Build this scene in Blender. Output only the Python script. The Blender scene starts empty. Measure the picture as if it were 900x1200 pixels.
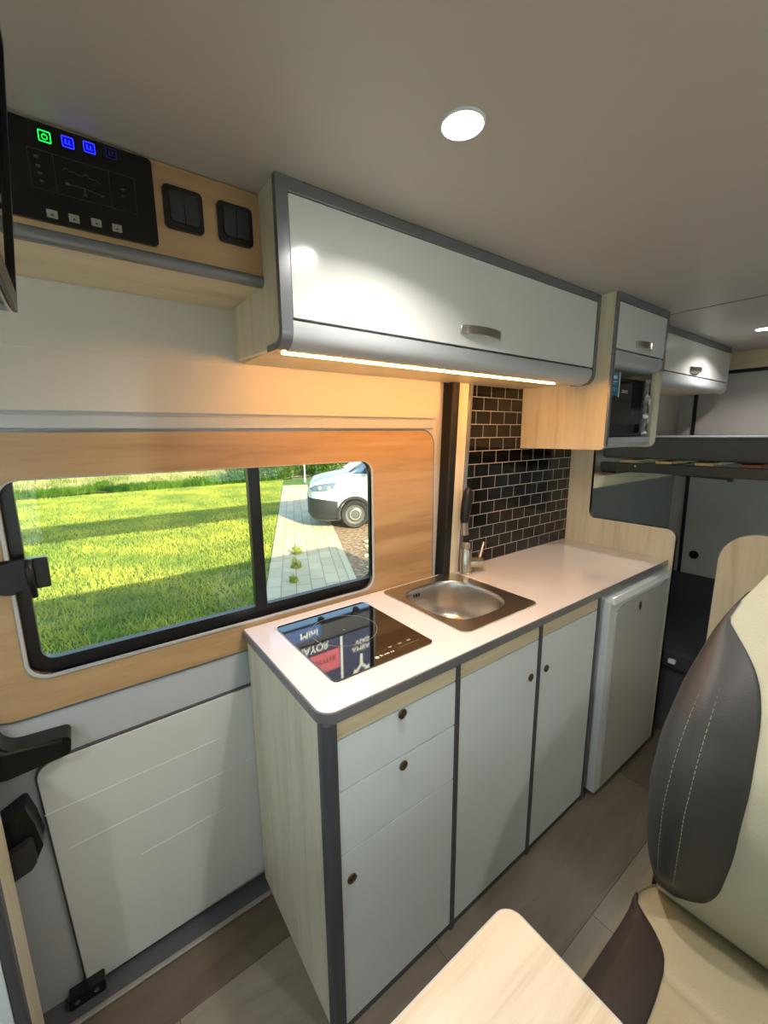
import bpy, bmesh, math, random
import numpy as np
from mathutils import Vector, Matrix
from mathutils.geometry import tessellate_polygon
SC = bpy.context.scene
COL = SC.collection
rnd = random.Random(7)

# ---------------------------------------------------------------- materials
def lin(c):
    return tuple((v / 12.92 if v <= .04045 else ((v + .055) / 1.055) ** 2.4) for v in c)
def rgb(r, g, b):
    return lin((r / 255, g / 255, b / 255)) + (1,)
class NT:
    def __init__(s, name):
        s.m = bpy.data.materials.new(name); s.m.use_nodes = True
        s.t = s.m.node_tree; s.t.nodes.clear()
        s.out = s.n('ShaderNodeOutputMaterial')
    def n(s, typ, **kw):
        nd = s.t.nodes.new(typ)
        for k, v in kw.items():
            if k in nd.inputs: nd.inputs[k].default_value = v
            else: setattr(nd, k, v)
        return nd
    def l(s, a, b): s.t.links.new(a, b)
def base(name, col, rough=.5, metal=0., spec=.5, coat=0., noise=.03, nscale=30, bump=0., bscale=200, aniso=0.):
    """plain surface: principled with a faint procedural variation of tone and an optional bump"""
    k = NT(name); p = k.n('ShaderNodeBsdfPrincipled', Roughness=rough, Metallic=metal)
    p.inputs['Specular IOR Level'].default_value = spec
    p.inputs['Coat Weight'].default_value = coat; p.inputs['Coat Roughness'].default_value = .03
    p.inputs['Anisotropic'].default_value = aniso
    tc = k.n('ShaderNodeTexCoord'); nz = k.n('ShaderNodeTexNoise', Scale=nscale, Detail=3.)
    k.l(tc.outputs['Object'], nz.inputs['Vector'])
    mx = k.n('ShaderNodeMix', data_type='RGBA')
    mx.inputs[6].default_value = tuple(c * (1 - noise) for c in col[:3]) + (1,)
    mx.inputs[7].default_value = tuple(min(1, c * (1 + noise)) for c in col[:3]) + (1,)
    k.l(nz.outputs['Fac'], mx.inputs[0]); k.l(mx.outputs[2], p.inputs['Base Color'])
    if bump:
        nb = k.n('ShaderNodeTexNoise', Scale=bscale, Detail=4.); k.l(tc.outputs['Object'], nb.inputs['Vector'])
        b = k.n('ShaderNodeBump', Strength=bump, Distance=.002); k.l(nb.outputs['Fac'], b.inputs['Height']); k.l(b.outputs[0], p.inputs['Normal'])
    k.l(p.outputs[0], k.out.inputs[0]); return k.m
def wood(name, light, dark, axis, rough=.35, scale=1., contrast=1.):
    k = NT(name); p = k.n('ShaderNodeBsdfPrincipled', Roughness=rough)
    tc = k.n('ShaderNodeTexCoord'); mp = k.n('ShaderNodeMapping')
    sc = {'x': (1.2, 16, 16), 'y': (16, 1.2, 16), 'z': (16, 16, 1.2)}[axis]
    mp.inputs['Scale'].default_value = tuple(v * scale for v in sc)
    k.l(tc.outputs['Object'], mp.inputs['Vector'])
    n1 = k.n('ShaderNodeTexNoise', Scale=1., Detail=6., Roughness=.62, Distortion=.6)
    n2 = k.n('ShaderNodeTexNoise', Scale=5., Detail=4., Roughness=.7)
    k.l(mp.outputs[0], n1.inputs['Vector']); k.l(mp.outputs[0], n2.inputs['Vector'])
    ad = k.n('ShaderNodeMath', operation='MULTIPLY_ADD'); ad.inputs[1].default_value = .35
    k.l(n2.outputs['Fac'], ad.inputs[0]); k.l(n1.outputs['Fac'], ad.inputs[2])
    cr = k.n('ShaderNodeValToRGB'); e = cr.color_ramp.elements
    e[0].position = .5; e[0].color = dark; e[1].position = .82; e[1].color = light
    m = e.new(.66); m.color = tuple(.35 * a + .65 * b for a, b in zip(dark, light))
    k.l(ad.outputs[0], cr.inputs[0]); k.l(cr.outputs[0], p.inputs['Base Color'])
    b = k.n('ShaderNodeBump', Strength=.06, Distance=.001); k.l(ad.outputs[0], b.inputs['Height']); k.l(b.outputs[0], p.inputs['Normal'])
    k.l(p.outputs[0], k.out.inputs[0]); return k.m
def emit(name, col, s):
    k = NT(name); e = k.n('ShaderNodeEmission', Strength=s); e.inputs[0].default_value = col
    nz = k.n('ShaderNodeTexNoise', Scale=300.)
    k.l(e.outputs[0], k.out.inputs[0]); return k.m
def glass(name, tint, refl=.06, rough=0.02):
    k = NT(name); tr = k.n('ShaderNodeBsdfTransparent'); tr.inputs[0].default_value = tint
    gl = k.n('ShaderNodeBsdfGlossy', Roughness=rough); mx = k.n('ShaderNodeMixShader')
    lw = k.n('ShaderNodeLayerWeight', Blend=.5); pw = k.n('ShaderNodeMath', operation='POWER'); pw.inputs[1].default_value = 4.5
    ma = k.n('ShaderNodeMath', operation='MULTIPLY_ADD'); ma.inputs[1].default_value = .8; ma.inputs[2].default_value = .03
    k.l(lw.outputs['Facing'], pw.inputs[0]); k.l(pw.outputs[0], ma.inputs[0]); k.l(ma.outputs[0], mx.inputs[0])
    k.l(tr.outputs[0], mx.inputs[1]); k.l(gl.outputs[0], mx.inputs[2]); k.l(mx.outputs[0], k.out.inputs[0]); return k.m
def tiles(name):
    k = NT(name); tc = k.n('ShaderNodeTexCoord'); sp = k.n('ShaderNodeSeparateXYZ'); cb = k.n('ShaderNodeCombineXYZ')
    k.l(tc.outputs['Object'], sp.inputs[0])
    k.l(sp.outputs[0], cb.inputs[0]); k.l(sp.outputs[2], cb.inputs[1])
    mp = k.n('ShaderNodeMapping'); mp.inputs['Location'].default_value = (TILE_OFF[0], TILE_OFF[1], 0); k.l(cb.outputs[0], mp.inputs[0])
    br = k.n('ShaderNodeTexBrick', Scale=1., offset=.5)
    br.inputs['Color1'].default_value = rgb(9, 8, 8); br.inputs['Color2'].default_value = rgb(14, 12, 11)
    br.inputs['Mortar'].default_value = rgb(180, 172, 165)
    br.inputs['Mortar Size'].default_value = .0016; br.inputs['Mortar Smooth'].default_value = .15
    br.inputs['Brick Width'].default_value = .0927; br.inputs['Row Height'].default_value = .0556
    k.l(mp.outputs[0], br.inputs['Vector'])
    p = k.n('ShaderNodeBsdfPrincipled'); k.l(br.outputs['Color'], p.inputs['Base Color'])
    ma = k.n('ShaderNodeMath', operation='MULTIPLY_ADD'); ma.inputs[1].default_value = .5; ma.inputs[2].default_value = .1
    k.l(br.outputs['Fac'], ma.inputs[0]); k.l(ma.outputs[0], p.inputs['Roughness'])
    b = k.n('ShaderNodeBump', Strength=.4, Distance=.001, invert=True); k.l(br.outputs['Fac'], b.inputs['Height']); k.l(b.outputs[0], p.inputs['Normal'])
    k.l(p.outputs[0], k.out.inputs[0]); return k.m
def planks(name):
    k = NT(name); tc = k.n('ShaderNodeTexCoord'); mp = k.n('ShaderNodeMapping')
    mp.inputs['Location'].default_value = (-.05, .06, 0); k.l(tc.outputs['Object'], mp.inputs[0])
    br = k.n('ShaderNodeTexBrick', Scale=1., offset=.41)
    br.inputs['Color1'].default_value = rgb(150, 144, 128); br.inputs['Color2'].default_value = rgb(98, 86, 74)
    br.inputs['Mortar'].default_value = rgb(90, 84, 76); br.inputs['Mortar Size'].default_value = .0014
    br.inputs['Brick Width'].default_value = 1.09; br.inputs['Row Height'].default_value = .26
    k.l(mp.outputs[0], br.inputs['Vector'])
    m2 = k.n('ShaderNodeMapping'); m2.inputs['Scale'].default_value = (1.5, 9, 1); k.l(tc.outputs['Object'], m2.inputs[0])
    nz = k.n('ShaderNodeTexNoise', Scale=1.3, Detail=7., Roughness=.65, Distortion=1.); k.l(m2.outputs[0], nz.inputs[0])
    cr = k.n('ShaderNodeValToRGB'); e = cr.color_ramp.elements; e[0].position = .3; e[0].color = (.72, .7, .68, 1); e[1].position = .72; e[1].color = (1.15, 1.13, 1.1, 1)
    k.l(nz.outputs['Fac'], cr.inputs[0])
    mx = k.n('ShaderNodeMix', data_type='RGBA', blend_type='MULTIPLY'); mx.inputs[0].default_value = 1
    k.l(br.outputs['Color'], mx.inputs[6]); k.l(cr.outputs[0], mx.inputs[7])
    p = k.n('ShaderNodeBsdfPrincipled', Roughness=.38); k.l(mx.outputs[2], p.inputs['Base Color'])
    b = k.n('ShaderNodeBump', Strength=.12, Distance=.001); k.l(nz.outputs['Fac'], b.inputs['Height']); k.l(b.outputs[0], p.inputs['Normal'])
    k.l(p.outputs[0], k.out.inputs[0]); return k.m
def paver(name):
    k = NT(name); tc = k.n('ShaderNodeTexCoord')
    br = k.n('ShaderNodeTexBrick', Scale=1., offset=.5)
    br.inputs['Color1'].default_value = rgb(206, 190, 154); br.inputs['Color2'].default_value = rgb(190, 174, 138)
    br.inputs['Mortar'].default_value = rgb(140, 132, 108); br.inputs['Mortar Size'].default_value = .006
    br.inputs['Brick Width'].default_value = .4; br.inputs['Row Height'].default_value = .2
    k.l(tc.outputs['Object'], br.inputs['Vector'])
    p = k.n('ShaderNodeBsdfPrincipled', Roughness=.85); k.l(br.outputs['Color'], p.inputs['Base Color'])
    k.l(p.outputs[0], k.out.inputs[0]); return k.m
def mottled(name, a, b, scale=3., rough=.9, c=None, bump=.5):
    k = NT(name); tc = k.n('ShaderNodeTexCoord')
    nz = k.n('ShaderNodeTexNoise', Scale=scale, Detail=8., Roughness=.7); k.l(tc.outputs['Object'], nz.inputs[0])
    cr = k.n('ShaderNodeValToRGB'); e = cr.color_ramp.elements; e[0].position = .35; e[0].color = a; e[1].position = .65; e[1].color = b
    if c: e.new(.5).color = c
    k.l(nz.outputs['Fac'], cr.inputs[0]); p = k.n('ShaderNodeBsdfPrincipled', Roughness=rough); k.l(cr.outputs[0], p.inputs['Base Color'])
    bb = k.n('ShaderNodeBump', Strength=bump, Distance=.02); k.l(nz.outputs['Fac'], bb.inputs['Height']); k.l(bb.outputs[0], p.inputs['Normal'])
    k.l(p.outputs[0], k.out.inputs[0]); return k.m
def leaf(name, a, b, scale=1.5, tr=.35):
    k = NT(name); tc = k.n('ShaderNodeTexCoord'); nz = k.n('ShaderNodeTexNoise', Scale=scale, Detail=6.); k.l(tc.outputs['Object'], nz.inputs[0])
    cr = k.n('ShaderNodeValToRGB'); e = cr.color_ramp.elements; e[0].position = .35; e[0].color = a; e[1].position = .65; e[1].color = b
    k.l(nz.outputs['Fac'], cr.inputs[0])
    d = k.n('ShaderNodeBsdfDiffuse'); t = k.n('ShaderNodeBsdfTranslucent'); mx = k.n('ShaderNodeMixShader'); mx.inputs[0].default_value = tr
    k.l(cr.outputs[0], d.inputs[0]); k.l(cr.outputs[0], t.inputs[0]); k.l(d.outputs[0], mx.inputs[1]); k.l(t.outputs[0], mx.inputs[2])
    k.l(mx.outputs[0], k.out.inputs[0]); return k.m

TILE_OFF = (0, 0)
M = {}
M['wood_v'] = wood('light_acacia_upright', rgb(232, 225, 200), rgb(210, 200, 172), 'z')
M['wood_x'] = wood('light_acacia_lengthwise', rgb(226, 214, 182), rgb(198, 184, 148), 'x')
M['wood_y'] = wood('light_acacia_crosswise', rgb(226, 212, 176), rgb(196, 178, 138), 'y')
M['oak_x'] = wood('warm_oak_door_board', rgb(192, 160, 118), rgb(164, 132, 92), 'x', scale=.9)
M['table'] = wood('pale_table_board', rgb(226, 216, 194), rgb(198, 184, 156), 'x', rough=.3)
M['white'] = base('white_gloss_laminate', rgb(230, 231, 226), .16, coat=.5, noise=.01)
M['white_satin'] = base('white_satin_laminate', rgb(220, 230, 230), .3, noise=.01)
M['top'] = base('white_polished_worktop', rgb(242, 240, 240), .08, coat=.6, noise=.01)
M['grey_trim'] = base('grey_edge_trim', rgb(128, 130, 134), .25, metal=.35)
M['dark_trim'] = base('dark_grey_edge_trim', rgb(84, 86, 92), .35, metal=.2)
M['silver'] = base('silver_grey_valance', rgb(190, 194, 196), .35, metal=.1)
M['chrome'] = base('brushed_chrome', rgb(205, 203, 198), .2, metal=1., noise=.04)
M['steel'] = base('brushed_sink_steel', rgb(212, 208, 200), .3, metal=1., noise=.06, nscale=60)
M['nickel'] = base('brushed_nickel', rgb(196, 188, 174), .28, metal=1.)
M['brass'] = base('bronze_knob', rgb(120, 100, 80), .35, metal=.8)
M['black'] = base('black_plastic', rgb(18, 18, 19), .35)
M['black_soft'] = base('black_rubber', rgb(22, 21, 21), .6)
M['black_gloss'] = base('black_glossy_glass', rgb(8, 7, 7), .04, coat=.3, noise=0)
M['hob'] = base('brown_black_ceramic_glass', rgb(22, 15, 10), .03, coat=1., noise=.0)
M['ring'] = base('grey_hob_print', rgb(150, 140, 130), .4)
M['hobprint'] = base('pale_hob_print', rgb(215, 208, 200), .4)
M['rocker'] = base('charcoal_rocker', rgb(48, 49, 52), .35)
M['panel_black'] = base('black_control_glass', rgb(9, 8, 8), .12, noise=0)
M['pprint'] = base('grey_panel_print', rgb(60, 57, 54), .5)
M['pbutton'] = base('grey_button', rgb(150, 146, 138), .4)
M['pblue'] = emit('blue_backlight', rgb(40, 50, 255), 1.6)
M['pbluedim'] = emit('dim_blue_backlight', rgb(18, 18, 60), 1.)
M['pgreen'] = emit('green_backlight', rgb(20, 240, 70), 1.6)
M['cream'] = base('cream_vinyl_panel', rgb(206, 200, 188), .5, noise=.015)
M['metal_paint'] = base('pale_grey_painted_metal', rgb(186, 190, 192), .32, coat=.2)
M['panelw'] = base('white_door_board', rgb(212, 214, 210), .42, noise=.01)
M['ceil'] = base('grey_ceiling_board', rgb(184, 179, 170), .45, noise=.02, nscale=6)
M['ceilline'] = base('ceiling_joint', rgb(120, 116, 108), .6)
M['greypanel'] = base('grey_carpet_lining', rgb(136, 132, 126), .8, bump=.2)
M['rearwall'] = base('pale_rear_door_panel', rgb(196, 190, 184), .5)
M['floor'] = planks('wood_look_vinyl_planks')
M['sill'] = base('grey_sill_strip', rgb(150, 148, 140), .4, metal=.3)
M['fridge'] = base('white_fridge_enamel', rgb(215, 222, 224), .28, coat=.3)
M['fridge_face'] = base('silvery_fridge_door', rgb(176, 178, 178), .4)
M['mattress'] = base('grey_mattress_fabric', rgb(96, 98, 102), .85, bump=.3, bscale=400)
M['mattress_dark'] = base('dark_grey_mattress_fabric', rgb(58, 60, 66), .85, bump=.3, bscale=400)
M['bunkrail'] = base('grey_bunk_rail', rgb(74, 76, 78), .45)
M['slat'] = wood('pale_bunk_slat', rgb(222, 200, 150), rgb(196, 170, 118), 'x')
M['slatred'] = wood('red_brown_bunk_slat', rgb(150, 84, 60), rgb(120, 60, 42), 'x')
M['beige'] = base('beige_leatherette', rgb(188, 184, 160), .55, bump=.35, bscale=260)
M['beige2'] = base('sand_leatherette', rgb(166, 158, 130), .55, bump=.35, bscale=260)
M['bolster'] = base('charcoal_leatherette', rgb(54, 53, 52), .5, bump=.25, bscale=300)
M['bolster2'] = base('dark_brown_leatherette', rgb(50, 42, 40), .5, bump=.25, bscale=300)
M['stitch'] = base('pale_stitching', rgb(150, 145, 130), .7)
M['lamp'] = emit('lamp_lens', (1, .97, .93, 1), 30.)
M['led'] = emit('warm_light_strip', (1, .42, .08, 1), 125.)
M['fill_blind'] = leaf('translucent_fill_blind', rgb(216, 232, 246), rgb(224, 238, 250), tr=.72)  # glowing sheet for the added windows, spreads sunlight as interior fill
M['glass'] = glass('tinted_window_glass', (.92, .965, .93, 1))
M['clear'] = glass('clear_glass', (.95, .97, .97, 1))
M['card'] = base('blue_card', rgb(40, 110, 150), .4)
M['cardw'] = base('white_card_print', rgb(220, 230, 235), .4)
M['film'] = base('crumpled_silver_film', rgb(205, 205, 205), .25, metal=.5, bump=.6, bscale=30)
M['mwglass'] = base('dark_microwave_glass', rgb(34, 31, 30), .08, coat=.5)
M['tile'] = None
M['grass'] = leaf('meadow_grass', rgb(128, 150, 72), rgb(190, 188, 84), .9)
M['soil'] = mottled('grassy_soil', rgb(52, 84, 30), rgb(96, 130, 44), 6.)
M['dry'] = mottled('dry_weedy_bank', rgb(150, 130, 96), rgb(110, 130, 70), 1.5, c=rgb(168, 150, 120))
M['gravel'] = mottled('brown_gravel', rgb(96, 74, 52), rgb(190, 164, 128), 14., c=rgb(140, 112, 84))
M['paver'] = paver('pale_block_paving')
M['kerb'] = base('pale_kerb_stone', rgb(196, 186, 150), .8)
M['bush'] = leaf('bush_leaves', rgb(30, 66, 22), rgb(92, 128, 44), 1.2)
M['bushpale'] = leaf('pale_weed_leaves', rgb(110, 130, 60), rgb(190, 180, 130), 1.2)
M['carpaint'] = base('white_car_paint', rgb(196, 204, 212), .3, coat=.5, noise=0)
M['carblack'] = base('black_car_bumper', rgb(38, 38, 40), .5)
M['carglass'] = base('car_window_glass', rgb(60, 90, 120), .05, coat=.5)
M['tyre'] = base('black_tyre', rgb(34, 33, 33), .7)
M['hub'] = base('grey_wheel_cap', rgb(98, 98, 98), .4, metal=.4)
M['hubring'] = base('pale_wheel_ring', rgb(160, 160, 158), .4, metal=.4)
M['headlight'] = base('clear_headlight', rgb(96, 112, 134), .1, coat=.6)
M['navy'] = base('navy_sign_panel', rgb(28, 40, 86), .4)
M['signblue'] = base('blue_sign_panel', rgb(30, 78, 150), .4)
M['pink'] = base('pink_sign_panel', rgb(214, 96, 120), .4)
M['maroon'] = base('maroon_sign_lettering', rgb(110, 16, 40), .5)
M['signwhite'] = base('white_sign_lettering', rgb(238, 240, 240), .4)
M['signdark'] = base('dark_steel_beam', rgb(40, 44, 56), .5)

# ---------------------------------------------------------------- geometry
class G:
    def __init__(s): s.v = []; s.f = []
    def add(s, v, f):
        o = len(s.v); s.v += [tuple(p) for p in v]; s.f += [tuple(i + o for i in q) for q in f]; return s
    def box(s, x0, x1, y0, y1, z0, z1):
        v = [(x, y, z) for x in (x0, x1) for y in (y0, y1) for z in (z0, z1)]
        return s.add(v, [(0, 1, 3, 2), (4, 6, 7, 5), (0, 4, 5, 1), (2, 3, 7, 6), (0, 2, 6, 4), (1, 5, 7, 3)])
    def tube(s, pts, r, n=12, caps=True):
        pts = [Vector(p) for p in pts]; rs = r if isinstance(r, (list, tuple)) else [r] * len(pts)
        V = []; F = []; pu = None
        for i, p in enumerate(pts):
            d = (pts[min(i + 1, len(pts) - 1)] - pts[max(i - 1, 0)]).normalized()
            if pu is None: pu = Vector((0, 0, 1)) if abs(d.z) < .9 else Vector((1, 0, 0))
            u = (pu - d * pu.dot(d)).normalized(); w = d.cross(u); pu = u
            for k in range(n):
                a = 2 * math.pi * k / n; V.append(p + (u * math.cos(a) + w * math.sin(a)) * rs[i])
        for i in range(len(pts) - 1):
            for k in range(n):
                F.append((i * n + k, i * n + (k + 1) % n, (i + 1) * n + (k + 1) % n, (i + 1) * n + k))
        if caps:
            F.append(tuple(range(n))[::-1]); F.append(tuple((len(pts) - 1) * n + k for k in range(n)))
        return s.add(V, F)
    def lathe(s, c, prof, axis='z', n=32):
        """prof: (radius, height) pairs; closed at both ends"""
        V = []; F = []
        for r, h in prof:
            for k in range(n):
                a = 2 * math.pi * k / n; x, y = r * math.cos(a), r * math.sin(a)
                q = {'z': (x, y, h), 'y': (x, h, y), 'x': (h, x, y)}[axis]
                V.append((c[0] + q[0], c[1] + q[1], c[2] + q[2]))
        for i in range(len(prof) - 1):
            for k in range(n): F.append((i * n + k, i * n + (k + 1) % n, (i + 1) * n + (k + 1) % n, (i + 1) * n + k))
        F.append(tuple(range(n))); F.append(tuple((len(prof) - 1) * n + k for k in range(n)))
        return s.add(V, F)
    def plate(s, outer, a, b, axis='z', holes=()):
        """2D outline with holes, extruded along axis from a to b.  axis x: (y,z); y: (x,z); z: (x,y)"""
        loops = [list(outer)] + [list(h) for h in holes]
        tri = tessellate_polygon([[Vector((p[0], p[1], 0)) for p in L] for L in loops])
        fl = [p for L in loops for p in L]; N = len(fl)
        def to(p, h): return {'x': (h, p[0], p[1]), 'y': (p[0], h, p[1]), 'z': (p[0], p[1], h)}[axis]
        V = [to(p, a) for p in fl] + [to(p, b) for p in fl]
        F = [t for t in tri] + [tuple(i + N for i in t[::-1]) for t in tri]
        o = 0
        for L in loops:
            n = len(L)
            for k in range(n): F.append((o + k, o + (k + 1) % n, o + (k + 1) % n + N, o + k + N))
            o += n
        return s.add(V, F)
    def grid(s, rows, close=False):
        n = len(rows[0]); V = [p for r in rows for p in r]; F = []
        for i in range(len(rows) - 1):
            for k in range(n if close else n - 1):
                F.append((i * n + k, i * n + (k + 1) % n, (i + 1) * n + (k + 1) % n, (i + 1) * n + k))
        return s.add(V, F)
def rr(x0, x1, y0, y1, r=.01, n=6):
    """rounded rectangle outline; r one radius or four (x0y0, x1y0, x1y1, x0y1)"""
    R = r if isinstance(r, (list, tuple)) else [r] * 4; P = []
    for (cx, cy, sx, sy, a0), q in zip(((x0, y0, 1, 1, 180), (x1, y0, -1, 1, 270), (x1, y1, -1, -1, 0), (x0, y1, 1, -1, 90)), R):
        if q < 1e-6: P.append((cx, cy)); continue
        for k in range(n + 1):
            a = math.radians(a0 + 90 * k / n); P.append((cx + sx * q + q * math.cos(a), cy + sy * q + q * math.sin(a)))
    return P
def fillet(pts, rad, n=6):
    out = []; N = len(pts)
    for i, p in enumerate(pts):
        r = rad[i] if isinstance(rad, (list, tuple)) else rad
        p = Vector(p); a = Vector(pts[i - 1]); b = Vector(pts[(i + 1) % N])
        if r <= 0: out.append(tuple(p)); continue
        u = (a - p).normalized(); w = (b - p).normalized(); th = u.angle(w); d = r / math.tan(th / 2)
        c = p + (u + w).normalized() * (r / math.sin(th / 2)); s = p + u * d; e = p + w * d
        a0 = math.atan2(s.y - c.y, s.x - c.x); a1 = math.atan2(e.y - c.y, e.x - c.x)
        while a1 - a0 > math.pi: a1 -= 2 * math.pi
        while a1 - a0 < -math.pi: a1 += 2 * math.pi
        for k in range(n + 1):
            t = a0 + (a1 - a0) * k / n; out.append((c.x + r * math.cos(t), c.y + r * math.sin(t)))
    return out
def wpos(o):
    p = Vector((0, 0, 0))
    while o: p = p + o.location; o = o.parent
    return p
def obj(name, g, mat, parent=None, bevel=0, smooth=False, loc=None, label=None):
    """g is in world coordinates; stored relative to its parent's base (or its own base when top-level)"""
    V = [Vector(v) for v in g.v]
    if parent: off = wpos(parent); lo = Vector((0, 0, 0))
    else:
        xs = [v.x for v in V]; ys = [v.y for v in V]; zs = [v.z for v in V]
        off = Vector(loc) if loc else Vector(((min(xs) + max(xs)) / 2, (min(ys) + max(ys)) / 2, min(zs))); lo = off
    me = bpy.data.meshes.new(name); me.from_pydata([v - off for v in V], [], g.f)
    bm = bmesh.new(); bm.from_mesh(me); bmesh.ops.recalc_face_normals(bm, faces=bm.faces); bm.to_mesh(me); bm.free()
    if mat: me.materials.append(M[mat] if isinstance(mat, str) else mat)
    o = bpy.data.objects.new(name, me); COL.objects.link(o); o.location = lo
    if parent: o.parent = parent
    if smooth: me.polygons.foreach_set('use_smooth', [True] * len(me.polygons))
    if smooth == 'auto': me.set_sharp_from_angle(angle=math.radians(35))
    if bevel:
        b = o.modifiers.new('bevel', 'BEVEL'); b.width = bevel; b.segments = 3; b.limit_method = 'ANGLE'; b.angle_limit = math.radians(40)
        me.polygons.foreach_set('use_smooth', [True] * len(me.polygons)); me.set_sharp_from_angle(angle=math.radians(35))
        b.harden_normals = False
    if label: o['label'] = label
    return o
def thing(name, label, cat, loc, group=None, kind=None):
    o = bpy.data.objects.new(name, None); o.empty_display_size = .05; COL.objects.link(o); o.location = loc
    if label: o['label'] = label
    if cat: o['category'] = cat
    if group: o['group'] = group
    if kind: o['kind'] = kind
    return o
def tag(o, label=None, cat=None, group=None, kind=None):
    if label: o['label'] = label
    if cat: o['category'] = cat
    if group: o['group'] = group
    if kind: o['kind'] = kind
    return o
def text(name, s, size, center, mat, parent, rot=(math.pi / 2, 0, 0), ext=.0006, sx=1.):
    cu = bpy.data.curves.new(name, 'FONT'); cu.body = s; cu.size = size; cu.align_x = 'CENTER'; cu.align_y = 'CENTER'; cu.extrude = ext; cu.offset = size * .012
    t = bpy.data.objects.new('tmp', cu); COL.objects.link(t); bpy.context.view_layer.update()
    me = bpy.data.meshes.new_from_object(t.evaluated_get(bpy.context.evaluated_depsgraph_get()))
    bpy.data.objects.remove(t)
    from mathutils import Euler
    R = Euler(rot).to_matrix().to_4x4() @ Matrix.Diagonal((sx, 1, 1, 1))
    off = Vector(center) - (wpos(parent) if parent else Vector((0, 0, 0)))
    me.transform(Matrix.Translation(off) @ R); me.materials.clear(); me.materials.append(M[mat]); me.name = name
    o = bpy.data.objects.new(name, me); COL.objects.link(o); o.parent = parent; return o

# ================================================================ THE SETTING
YW = 1.2          # kitchen side wall
ZC = 2.0          # ceiling
XF, XR, YO = -2.3, 3.6, -.72
o = obj('floor', G().box(XF, XR + .06, YO, 1.222, -.04, 0), 'floor', loc=(0, 0, 0)); tag(o, kind='structure')
g = G().box(XF, XR + .06, YO - .06, YW + .08, ZC, ZC + .08)
o = obj('ceiling', g, 'ceil'); tag(o, kind='structure')
obj('ceiling_joint', G().box(2.2, 2.206, YO, .9, ZC - .0015, ZC + .001), 'ceilline', o)
# side wall behind the kitchen, window hole left open
WX0, WX1, WZ0, WZ1 = -.141, .833, .935, 1.397
hole = rr(WX0 - .006, WX1 + .03, WZ0 - .004, WZ1 + .03, .05)
o = obj('wall_right', G().plate([(XF, -.06), (XR + .06, -.06), (XR + .06, ZC), (XF, ZC)], YW + .022, YW + .07, 'y', [hole]), 'cream'); tag(o, kind='structure')
FILL_WINDOWS = [(3, -2.1, -.2, .85, 1.75), (4, .75, 1.7, 1.15, 1.6), (5, 2.3, 3.4, .5, 1.2)]  # unseen windows added in the opposite wall to brighten the interior
o = obj('wall_left', G().plate([(XF, -.06), (XR + .06, -.06), (XR + .06, ZC), (XF, ZC)], YO - .06, YO, 'y', [rr(a, b, c, e, .05) for _, a, b, c, e in FILL_WINDOWS]), 'cream')
for nn_, a, b, c, e in FILL_WINDOWS:
    wt_ = thing('window_%d' % nn_, None, None, ((a + b) / 2, YO, c), kind='structure')
    obj('window_frame', G().plate(rr(a - .02, b + .02, c - .02, e + .02, .06), YO - .01, YO + .008, 'y', [rr(a + .005, b - .005, c + .005, e - .005, .045)]), 'black', wt_, bevel=.002)
    obj('pane', G().box(a, b, YO - .05, YO - .045, c, e), 'clear', wt_)
    obj('fill_blind', G().box(a + .002, b - .002, YO - .035, YO - .033, c + .002, e - .002), 'fill_blind', wt_)  # sunlit sheet added as a broad soft light source
o = bpy.data.objects['wall_left']; tag(o, kind='structure')
# rear wall
o = obj('wall_rear', G().box(XR, XR + .06, YO, YW + .022, -.06, ZC), 'rearwall'); tag(o, kind='structure')
obj('door_seal', G().plate([(1.075, 0), (1.095, 0), (1.135, 1.86), (1.115, 1.86)], XR - .012, XR, 'x'), 'black_soft', o)
obj('lintel', G().box(XR - .03, XR, YO, YW, 1.885, ZC), 'wood_y', o)
obj('lintel_seal', G().box(XR - .035, XR, YO, YW, 1.865, 1.885), 'black_soft', o)
obj('vent_hole', G().lathe((XR - .004, 1.015, .591), [(.03, 0), (.03, .01), (.022, .012)], 'x', 20), 'black', o)
obj('vent_hole', G().lathe((XR - .004, .815, .655), [(.03, 0), (.03, .01), (.022, .012)], 'x', 20), 'black', o)
# front wall with windscreen opening
o = obj('wall_front', G().plate([(YO, -.06), (YW, -.06), (YW, ZC), (YO, ZC)], XF - .05, XF, 'x', [rr(YO + .12, YW - .12, .95, 1.8, .08)]), 'cream'); tag(o, kind='structure')
w2 = obj('window_2', G().plate(rr(YO + .12, YW - .12, .95, 1.8, .08), XF - .03, XF - .025, 'x'), 'clear'); tag(w2, kind='structure')
# sill strip
o = obj('trim_1', G().box(XF, 2.12, 1.122, 1.137, 0, .008), 'sill', bevel=.003); tag(o, kind='structure')
o = obj('trim_9', G().box(XF, 2.12, 1.137, 1.205, -.001, .003), 'dark_trim'); tag(o, kind='structure')
# sliding door
d = thing('door_1', None, None, (.45, YW, 0), kind='structure')
obj('door_skin', G().plate([(-1.4, -.04), (1.15, -.04), (1.15, 1.84), (-1.4, 1.84)], YW + .006, YW + .021, 'y', [hole]), 'metal_paint', d)
obj('upper_panel', G().plate(rr(-1.4, 1.158, 1.548, 1.86, [.01, .05, .01, .01]), YW - .004, YW + .006, 'y'), 'cream', d, bevel=.002)
obj('upper_panel_seam', G().box(-1.4, 1.1, YW - .006, YW - .003, 1.679, 1.682), 'cream', d)
obj('rail_moulding', G().box(-1.4, 1.13, YW - .002, YW + .008, 1.508, 1.54), 'metal_paint', d, bevel=.004)
obj('wood_panel', G().plate(rr(-.27, 1.131, .842, 1.5, [.1, .02, .055, .02], 8), YW, YW + .012, 'y', [rr(WX0, WX1, WZ0, WZ1, .04)]), 'oak_x', d, bevel=.002)
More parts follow.
